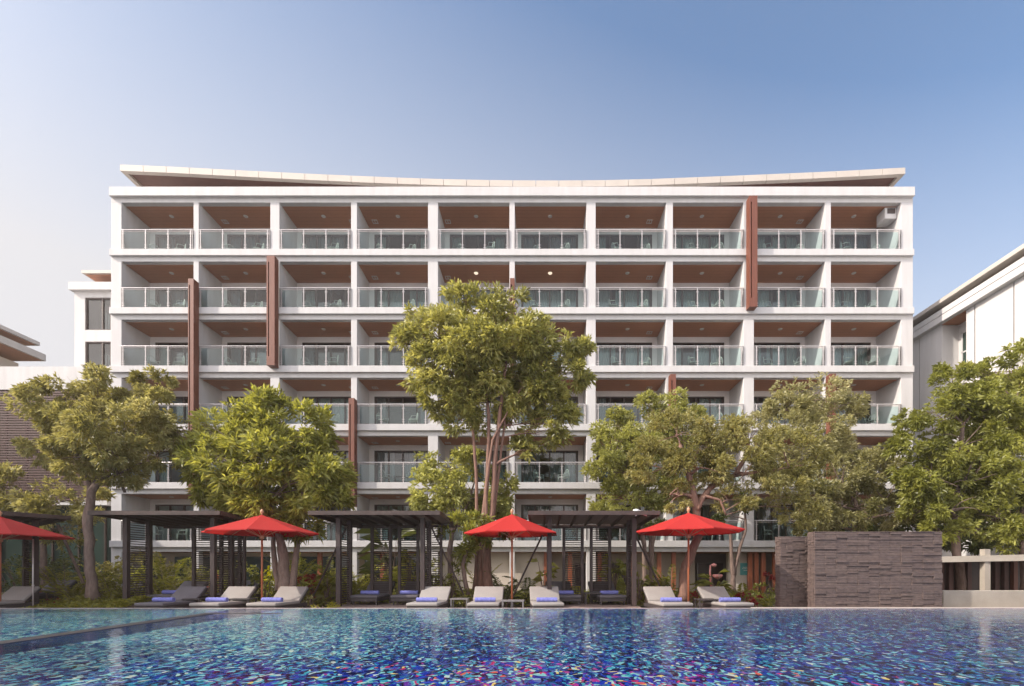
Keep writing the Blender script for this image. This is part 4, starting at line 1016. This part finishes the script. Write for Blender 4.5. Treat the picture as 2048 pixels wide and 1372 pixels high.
# ------------------------------------------------------------------ PLANTS
def frond_plant(name, label, px, Y, z, h, nf, leaf, spread=1.0, lw=0.05, ll=0.28, cat='plant', group=None, stem=0.0):
    x = PX(px, Y); t = thing(name, label, cat, (x, Y, z), group)
    Pp, Dd, Ll, Ww, Tt = [], [], [], [], []
    st = MB()
    for k in range(nf):
        a = 2 * PI * (k + random.random() * 0.7) / nf; el = random.uniform(0.55, 1.35)
        d = Vector((math.cos(a) * math.cos(el), math.sin(a) * math.cos(el), math.sin(el)))
        L_ = h * random.uniform(0.75, 1.15); p = Vector((x, Y, z + stem)); pts_ = [p.copy()]; ns = 12
        tb = random.gauss(0.5, 0.16)
        for i in range(ns):
            p = p + d * L_ / ns; d = (d + Vector((0, 0, -0.13 * spread))).normalized(); pts_.append(p.copy())
            side = d.cross(Vector((0, 0, 1)));
            if side.length < 0.1: side = Vector((1, 0, 0))
            side.normalize()
            env = math.sin(PI * min(1, (i + 1.2) / (ns + 1))) ** 0.6
            for s in (-1, 1):
                for u in (0, 0.5):
                    Pp.append(p - d * L_ / ns * u); Dd.append(side * s + d * 0.75 + Vector((0, 0, random.uniform(-.15, .25)))); Ll.append(ll * env * random.uniform(.85, 1.1)); Ww.append(lw); Tt.append(min(1, max(0, tb + random.gauss(0, .1))))
        st.tube(pts_, [0.012 * (1 - 0.8 * i / ns) for i in range(ns + 1)], 4, False)
    if stem > 0: st.tube([(x, Y, z), (x, Y, z + stem)], [0.08, 0.06], 8)
    st.build('stems', 'bark', t)
    leaf_mesh('fronds', LM[leaf], t, np.array([tuple(v) for v in Pp]), np.array([tuple(v) for v in Dd]), np.array(Ll), np.array(Ww), np.array(Tt))
    return t
def broad_plant(name, label, px, Y, z, h, nl, leaf, ll=0.7, lw=0.2, cat='plant', group=None):
    x = PX(px, Y); t = thing(name, label, cat, (x, Y, z), group)
    st = MB(); P_, D_, L_, W_, T_ = [], [], [], [], []
    for k in range(nl):
        a = random.uniform(0, 2 * PI); hh = h * random.uniform(0.3, 1.0); rr = random.uniform(0.05, 0.35) * h * 0.5
        e = Vector((x + rr * math.cos(a), Y + rr * math.sin(a), z + hh))
        st.tube([(x + random.uniform(-.06, .06), Y + random.uniform(-.06, .06), z), e], [0.018, 0.01], 5, False)
        for q in range(2):
            P_.append(e); D_.append(Vector((math.cos(a + random.uniform(-.6, .6)), math.sin(a + random.uniform(-.6, .6)), random.uniform(0.0, 0.9)))); L_.append(ll * random.uniform(.7, 1.2)); W_.append(lw * random.uniform(.7, 1.2)); T_.append(random.gauss(0.5, .2))
    st.build('stems', 'bark', t)
    leaf_mesh('leaves', LM[leaf], t, np.array([tuple(v) for v in P_]), np.array([tuple(v) for v in D_]), np.array(L_), np.array(W_), np.clip(np.array(T_), 0, 1), droop=0.35)
    return t
def shrub(name, label, px, Y, z, rx, rz, leaf, per=7, ln=0.14, wd=0.055, dens=14, cat='shrub', group=None):
    x = PX(px, Y); t = thing(name, label, cat, (x, Y, z), group)
    st = MB()
    for k in range(7):
        a = random.uniform(0, 2 * PI)
        st.tube(wob((x + .05 * math.cos(a), Y + .05 * math.sin(a), z), (x + rx * .6 * math.cos(a), Y + rx * .5 * math.sin(a), z + rz * random.uniform(.8, 1.6)), 4, .1), [.025, .02, .016, .012, .008], 5, False)
    st.build('stems', 'bark', t)
    leaf_mesh('leaves', LM[leaf], t, *crown_leaves([((x, Y, z + rz), (rx, rx * .8, rz))], dens, per, ln, wd, spread=.8))
    return t
G = -0.2
GP = 'palms and ferns in the garden bed'
fr = [
 (960, 20.5, 1.8, 10, 'palm', 'palm behind the tall tree trunk'),
 (865, 19.8, 2.0, 11, 'palm', 'palm right of the middle pergola'),
 (590, 21.0, 2.3, 12, 'palm', 'palm behind the round bright tree trunk'),
 (240, 21.5, 2.4, 12, 'palm', 'tall palm behind the left posts of the left pergola'),
 (225, 18.6, 2.2, 12, 'palm', 'tall arching palm just right of the leaning tree trunk'),
 (330, 20.0, 2.2, 14, 'palm', 'feathery palm seen between the posts of the left pergola'),
 (370, 18.9, 1.7, 12, 'palm', 'low palm behind the loungers of the left pergola'),
 (130, 18.2, 2.2, 10, 'palm', 'palm left of the leaning tree trunk with drooping fronds'),
 (655, 20.2, 2.3, 12, 'bright', 'sunlit palm left of the middle pergola'),
 (700, 18.9, 1.5, 12, 'palm', 'low fern palm behind the left posts of the middle pergola'),
 (715, 20.5, 2.3, 11, 'palm', 'palm behind the gap of the middle pergola'),
 (1055, 21.5, 2.0, 10, 'dark', 'dark leaved palm right of the middle umbrella pole'),
 (1010, 19.0, 1.5, 10, 'dark', 'dark fern left of the middle umbrella pole'),
 (1100, 19.0, 1.2, 10, 'dark', 'low dark fern left of the right pergola'),
 (1290, 18.6, 2.2, 11, 'palm', 'arching palm just right of the right pergola'),
 (1340, 19.8, 2.3, 11, 'palm', 'palm left of the right umbrella pole'),
 (1485, 17.3, 1.2, 12, 'palm', 'low fern above the rightmost lounger'),
 (150, 17.2, 1.5, 10, 'palm', 'shaded fern just left of the leaning tree trunk'),
 (60, 19.6, 2.4, 12, 'palm', 'shaded palm behind the left edge pergola'),
 (600, 18.0, 1.0, 9, 'palm', 'small fern at the foot of the round bright tree'),
]
for (px, Y, h, nf, lf, lb) in fr:
    frond_plant('palm_plant', lb, px, Y, G, h, nf, lf, group=GP)
br = [
 (820, 19.6, 2.0, 16, 'bright', 0.8, 0.2, 'broad leaved plant behind the right posts of the middle pergola'),
 (780, 21.0, 3.0, 10, 'dark', 1.2, 0.35, 'tall dark banana plant behind the middle pergola'),
 (1090, 18.2, 1.7, 16, 'bright', 0.45, 0.16, 'bright leafy plant at the left post of the right pergola'),
 (1225, 18.6, 1.8, 30, 'green', 0.4, 0.17, 'bushy broad leaved plant behind the right pergola loungers'),
 (1280, 17.5, 1.2, 26, 'green', 0.35, 0.14, 'leafy plant right of the front post of the right pergola'),
 (655, 18.0, 1.1, 18, 'palm', 0.55, 0.16, 'broad drooping plant left of the middle pergola post'),
 (1430, 18.0, 1.3, 10, 'green', 0.7, 0.08, 'spiky leaved plant between umbrella pole and thin tree'),
]
for (px, Y, h, n_, lf, ll, lw_, lb) in br:
    broad_plant('leafy_plant', lb, px, Y, G, h, n_, lf, ll, lw_, group='broad leaved plants in the garden bed')
sh = [
 (625, 19.0, .75, .55, 'red', 'red leaved shrub left of the middle pergola'),
 (425, 20.6, .7, .6, 'red', 'reddish shrub seen through the louvres of the left pergola'),
 (1490, 16.6, .5, .25, 'red', 'dark red flowering shrub behind the rightmost lounger'),
 (1385, 17.8, .5, .3, 'red', 'low red flowering shrub at the foot of the leaning trunk'),
 (100, 17.9, .4, .35, 'red', 'small reddish shrub behind the far left loungers'),
 (1545, 25.5, .6, .6, 'red', 'dark red shrub beside the timber posts left of the stone wall'),
 (740, 18.6, .5, .3, 'green', 'small shrub behind the left lounger of the middle pergola'),
 (840, 19.3, .8, .7, 'green', 'green shrub behind the right side of the middle pergola'),
 (900, 18.9, .7, .9, 'green', 'green shrub between the middle pergola and tall tree'),
 (935, 17.3, .45, .35, 'green', 'low shrub behind the lounger facing the pool'),
 (1010, 17.6, .5, .35, 'dark', 'dark low shrub at the foot of the tall tree'),
 (1080, 17.3, .5, .35, 'dark', 'dark low shrub behind the half shaded lounger'),
 (1165, 18.3, .5, .4, 'bush', 'pale green shrub between the right pergola loungers'),
 (1300, 17.0, .35, .35, 'dark', 'dark shrub left of the lounger by the right umbrella'),
 (530, 19.0, .8, .6, 'green', 'green shrub behind the second umbrella pole'),
 (480, 18.9, .7, .5, 'dark', 'dark shrub right of the left pergola'),
 (600, 20.5, 1.0, .9, 'green', 'tall green shrub right of the round bright tree trunk'),
 (680, 21.5, 1.0, .8, 'bright', 'sunny shrub behind the middle pergola left side'),
 (760, 22.0, 1.1, .8, 'bright', 'sunny shrub behind the middle pergola louvres'),
 (500, 22.0, 1.2, .9, 'green', 'large shrub far behind the second umbrella'),
 (400, 22.5, 1.3, 1.0, 'green', 'large shrub far behind the left pergola right side'),
 (290, 22.5, 1.4, 1.1, 'olive', 'olive shrub far behind the left pergola left side'),
 (180, 21.0, 1.2, 1.0, 'olive', 'olive shrub behind the leaning tree trunk'),
 (40, 22.0, 1.5, 1.1, 'dark', 'dark shrub behind the left edge pergola'),
 (110, 23.5, 1.5, 1.1, 'dark', 'dark shrub left of the screened building window'),
 (350, 17.9, .4, .35, 'lime', 'yellow green shrub behind the shaded lounger backrest'),
 (455, 17.3, .35, .35, 'palm', 'small shrub between the two left sunlit loungers'),
 (410, 19.8, .6, .75, 'blossom', 'pale blossoming shrub above the left pergola louvres'),
]
for k, (px, Y, rx, rz, lf) in enumerate([(215, 19.5, .7, .6, 'palm'), (265, 18.6, .6, .5, 'palm'), (310, 20.8, .9, .7, 'green'), (355, 21.3, .9, .8, 'olive'), (560, 21.5, 1.0, .8, 'lime'), (610, 19.6, .6, .6, 'bright'),
    (660, 19.4, .6, .6, 'green'), (705, 20.8, .8, .7, 'lime'), (800, 20.5, .8, .7, 'lime'), (870, 20.6, .9, .9, 'bush'), (1125, 20.0, .6, .5, 'lime'), (1210, 20.0, .7, .6, 'green'), (1262, 19.2, .6, .7, 'bush'), (1320, 20.8, .8, .7, 'palm'), (1440, 19.2, .5, .4, 'green'), (1525, 19.5, .6, .4, 'green')]):
    sh.append((px, Y, rx, rz, lf, ['dull green shrub between the leaning tree trunk and left pergola', 'dull green shrub behind the left louvred side of the left pergola',
      'green shrub framed by the middle of the left pergola', 'olive shrub against the hotel base behind the left pergola', 'yellow green shrub behind the trunks of the round bright tree',
      'bright green shrub just right of the round bright tree trunks', 'green shrub by the left brace of the middle pergola', 'yellow green shrub left of the louvre panels of the middle pergola',
      'yellow green shrub behind the right louvre panel of the middle pergola', 'pale green shrub right of the middle pergola posts', 'yellow green shrub behind the left louvre panel of the right pergola',
      'green shrub behind the right louvre panel of the right pergola', 'pale green shrub behind the front right post of the right pergola', 'dull green shrub between the right pergola and right umbrella pole',
      'green shrub left of the thin forked tree', 'green shrub right of the thin forked tree by the timber posts'][k]))
for (px, Y, rx, rz, lf, lb) in sh:
    shrub('garden_shrub', lb, px, Y, G, rx, rz, lf, group='shrubs in the garden bed')
shrub('garden_shrub', 'bright yellow green clump at the pool edge left of the middle pergola', 645, 15.3, -0.22, .42, .17, 'lime', ln=.16, wd=.03, dens=22, group='shrubs in the garden bed')
shrub('garden_shrub', 'yellow green bloom spray by the backrest of the right sunlit lounger', 618, 16.6, -0.22, .3, .2, 'blossom', ln=.1, wd=.04, dens=16, group='shrubs in the garden bed')
# heliconia with hanging bloom
hp = P(1420, 1130, 22)
hl = thing('flowering_plant', 'pink stemmed plant with a white and red bloom above the lounger', 'plant', (hp.x, 22, G))
MB().tube([(hp.x + .1, 22, G), (hp.x, 22, 1.0), (hp.x + .02, 22, hp.z)], [.05, .045, .03], 7).build('stem', 'flower', hl, smooth=True)
MB().lathe([(0, -.08), (.1, -.04), (.2, .02), (.24, .12), (.2, .14), (0, .12)], 12, (hp.x + .35, 22, P(0, 1155, 22).z)).build('bloom', 'flower', hl, smooth=True)
MB().lathe([(0, -.08), (.1, -.04), (.13, .05), (0, .1)], 10, (hp.x + .18, 22, hp.z - .02)).build('bloom', 'flower', hl, smooth=True)
# fern ground cover by the pool edge at the left (nobody could count it)
n = 5200
gx = rng.uniform(PX(62, 15.0), PX(252, 15.6), n); gy = rng.uniform(14.55, 16.6, n)
hgt = 0.02 + 0.20 * rng.random(n) * (0.6 + 0.4 * np.sin(gx * 3.1) * np.cos(gy * 2.3)) + (gy - 14.5) * 0.10
pos = np.stack([gx, gy, -0.2 + hgt], 1)
d = rng.normal(size=(n, 3)); d[:, 2] = np.abs(d[:, 2]) * 0.6 + 0.15
o = leaf_mesh('ground_cover', LM['palm'], None, pos, d, rng.uniform(.1, .24, n), rng.uniform(.025, .045, n), np.clip(rng.normal(.6, .2, n), 0, 1), droop=.3)
tag(o, 'low fern ground cover at the pool edge beside the left pergola', 'ground cover', kind='stuff')
n = 16000
gx = rng.uniform(-26, 12, n); gy = rng.uniform(17.3, 26.3, n)
pos = np.stack([gx, gy, -0.25 + 0.2 * rng.random(n)], 1); d = rng.normal(size=(n, 3)); d[:, 2] = np.abs(d[:, 2]) + .3
o = leaf_mesh('garden_grass', LM['green'], None, pos, d, rng.uniform(.12, .3, n), rng.uniform(.02, .05, n), np.clip(rng.normal(.5, .2, n), 0, 1), droop=.2)
tag(o, 'grassy ground planting covering the garden bed', 'ground planting', kind='stuff')

# ------------------------------------------------------------------ LIGHT, SKY, CAMERA
sunv = Vector((2.6, 1.0, -2.0)).normalized()
ld = bpy.data.lights.new('sun', 'SUN'); ld.energy = 2.8; ld.angle = math.radians(0.55); ld.color = (1.0, 0.91, 0.80)
lo = bpy.data.objects.new('sun', ld); C.objects.link(lo); lo.rotation_euler = sunv.to_track_quat('-Z', 'Y').to_euler(); lo.location = (-30, -10, 40)
W = bpy.data.worlds.new('World'); bpy.context.scene.world = W; W.use_nodes = True
nt = W.node_tree; nt.nodes.clear()
sk = nt.nodes.new('ShaderNodeTexSky'); sk.sky_type = 'NISHITA'; sk.sun_disc = False
sk.sun_elevation = math.asin(-sunv.z); sk.sun_rotation = math.atan2(-sunv.x, -sunv.y)
sk.air_density = 1.0; sk.dust_density = 1.3; sk.ozone_density = 3.0; sk.altitude = 0
bg = nt.nodes.new('ShaderNodeBackground'); bg.inputs['Strength'].default_value = 0.15
wo = nt.nodes.new('ShaderNodeOutputWorld')
tcw = nt.nodes.new('ShaderNodeTexCoord'); sp0 = nt.nodes.new('ShaderNodeSeparateXYZ'); nt.links.new(tcw.outputs['Generated'], sp0.inputs[0])
def mt0(op, a, b, cl=False):
    n = nt.nodes.new('ShaderNodeMath'); n.operation = op; n.use_clamp = cl
    for i, q in enumerate((a, b)):
        if isinstance(q, (int, float)): n.inputs[i].default_value = q
        else: nt.links.new(q, n.inputs[i])
    return n
# haze: thicker low down and away from the clear right hand side
mm_ = mt0('SUBTRACT', mt0("SUBTRACT", 2.10, mt0('MULTIPLY', sp0.outputs['Z'], 2.45).outputs[0]).outputs[0], mt0('MULTIPLY', mt0('ADD', sp0.outputs['X'], mt0('SQRT', mt0('ADD', mt0('MULTIPLY', sp0.outputs['X'], sp0.outputs['X']).outputs[0], 0.16).outputs[0], 0.0).outputs[0]).outputs[0], 0.5).outputs[0], True)
hz_ = nt.nodes.new('ShaderNodeMix'); hz_.data_type = 'RGBA'; nt.links.new(mm_.outputs[0], hz_.inputs[0])
tn = nt.nodes.new('ShaderNodeVectorMath'); tn.operation = 'MULTIPLY'; tn.inputs[1].default_value = (0.93, 0.91, 0.86)
nt.links.new(sk.outputs[0], tn.inputs[0]); nt.links.new(tn.outputs[0], hz_.inputs[6]); hz_.inputs[7].default_value = (2.85, 2.85, 2.98, 1)
# added fill: brighter sky round the hidden sun and behind the camera
d2 = nt.nodes.new('ShaderNodeVectorMath'); d2.operation = 'DOT_PRODUCT'; d2.inputs[1].default_value = tuple(-sunv)
nt.links.new(tcw.outputs['Generated'], d2.inputs[0])
def mth(op, a, b):
    n = nt.nodes.new('ShaderNodeMath'); n.operation = op
    for i, q in enumerate((a, b)):
        if isinstance(q, (int, float)): n.inputs[i].default_value = q
        else: nt.links.new(q, n.inputs[i])
    return n.outputs[0]
au = mth('MULTIPLY', mth('POWER', mth('MAXIMUM', d2.outputs['Value'], 0.0), 10.0), 17.0)
sp_ = nt.nodes.new('ShaderNodeSeparateXYZ'); nt.links.new(tcw.outputs['Generated'], sp_.inputs[0])
bk = mth('MULTIPLY', mth('MAXIMUM', mth('MULTIPLY', sp_.outputs['Y'], -1.0), 0.0), 3.8)  # extra sky brightness behind the camera, added to lift the shaded facade
gl = mth('ADD', au, bk)
gc = nt.nodes.new('ShaderNodeMix'); gc.data_type = 'RGBA'; gc.blend_type = 'ADD'; gc.inputs[0].default_value = 1.0
sc2 = nt.nodes.new('ShaderNodeVectorMath'); sc2.operation = 'SCALE'; sc2.inputs[0].default_value = (1.0, 0.90, 0.84); nt.links.new(gl, sc2.inputs['Scale'])
nt.links.new(hz_.outputs[2], gc.inputs[6]); nt.links.new(sc2.outputs[0], gc.inputs[7])
nt.links.new(gc.outputs[2], bg.inputs['Color']); nt.links.new(bg.outputs[0], wo.inputs['Surface'])

HAZE = 0.0009
hm = bpy.data.materials.new('hazy_air'); hm.use_nodes = True; hn = hm.node_tree; hn.nodes.clear()
ho = hn.nodes.new('ShaderNodeOutputMaterial'); pv_ = hn.nodes.new('ShaderNodeVolumePrincipled')
pv_.inputs['Density'].default_value = HAZE; pv_.inputs['Color'].default_value = (1.0, 0.86, 0.76, 1); pv_.inputs['Anisotropy'].default_value = 0.3
hn.links.new(pv_.outputs[0], ho.inputs['Volume'])
M['haze'] = hm
tag(MB().box(-75, 75, -15, 60, -1.5, 30).build('haze', 'haze'), 'thin warm haze in the air', 'haze', kind='stuff')
cam = bpy.data.cameras.new('camera'); co = bpy.data.objects.new('camera', cam); C.objects.link(co)
cam.sensor_width = 36; cam.lens = F / 2048 * 36; cam.shift_x = -(VX - 1024) / 2048; cam.shift_y = (VY - 686) / 2048
cam.clip_start = 0.1; cam.clip_end = 2000
co.location = (0, 0, H); co.rotation_euler = (PI / 2, 0, 0)
S = bpy.context.scene; S.camera = co
S.render.engine = 'CYCLES'
S.view_settings.view_transform = 'Standard'; S.view_settings.look = 'None'; S.view_settings.gamma = 1; S.view_settings.exposure = 0.92
S.cycles.max_bounces = 8; S.cycles.transparent_max_bounces = 12; S.cycles.diffuse_bounces = 4; S.cycles.glossy_bounces = 3
S.cycles.caustics_reflective = False; S.cycles.caustics_refractive = False; S.cycles.sample_clamp_indirect = 6
S.cycles.use_denoising = True
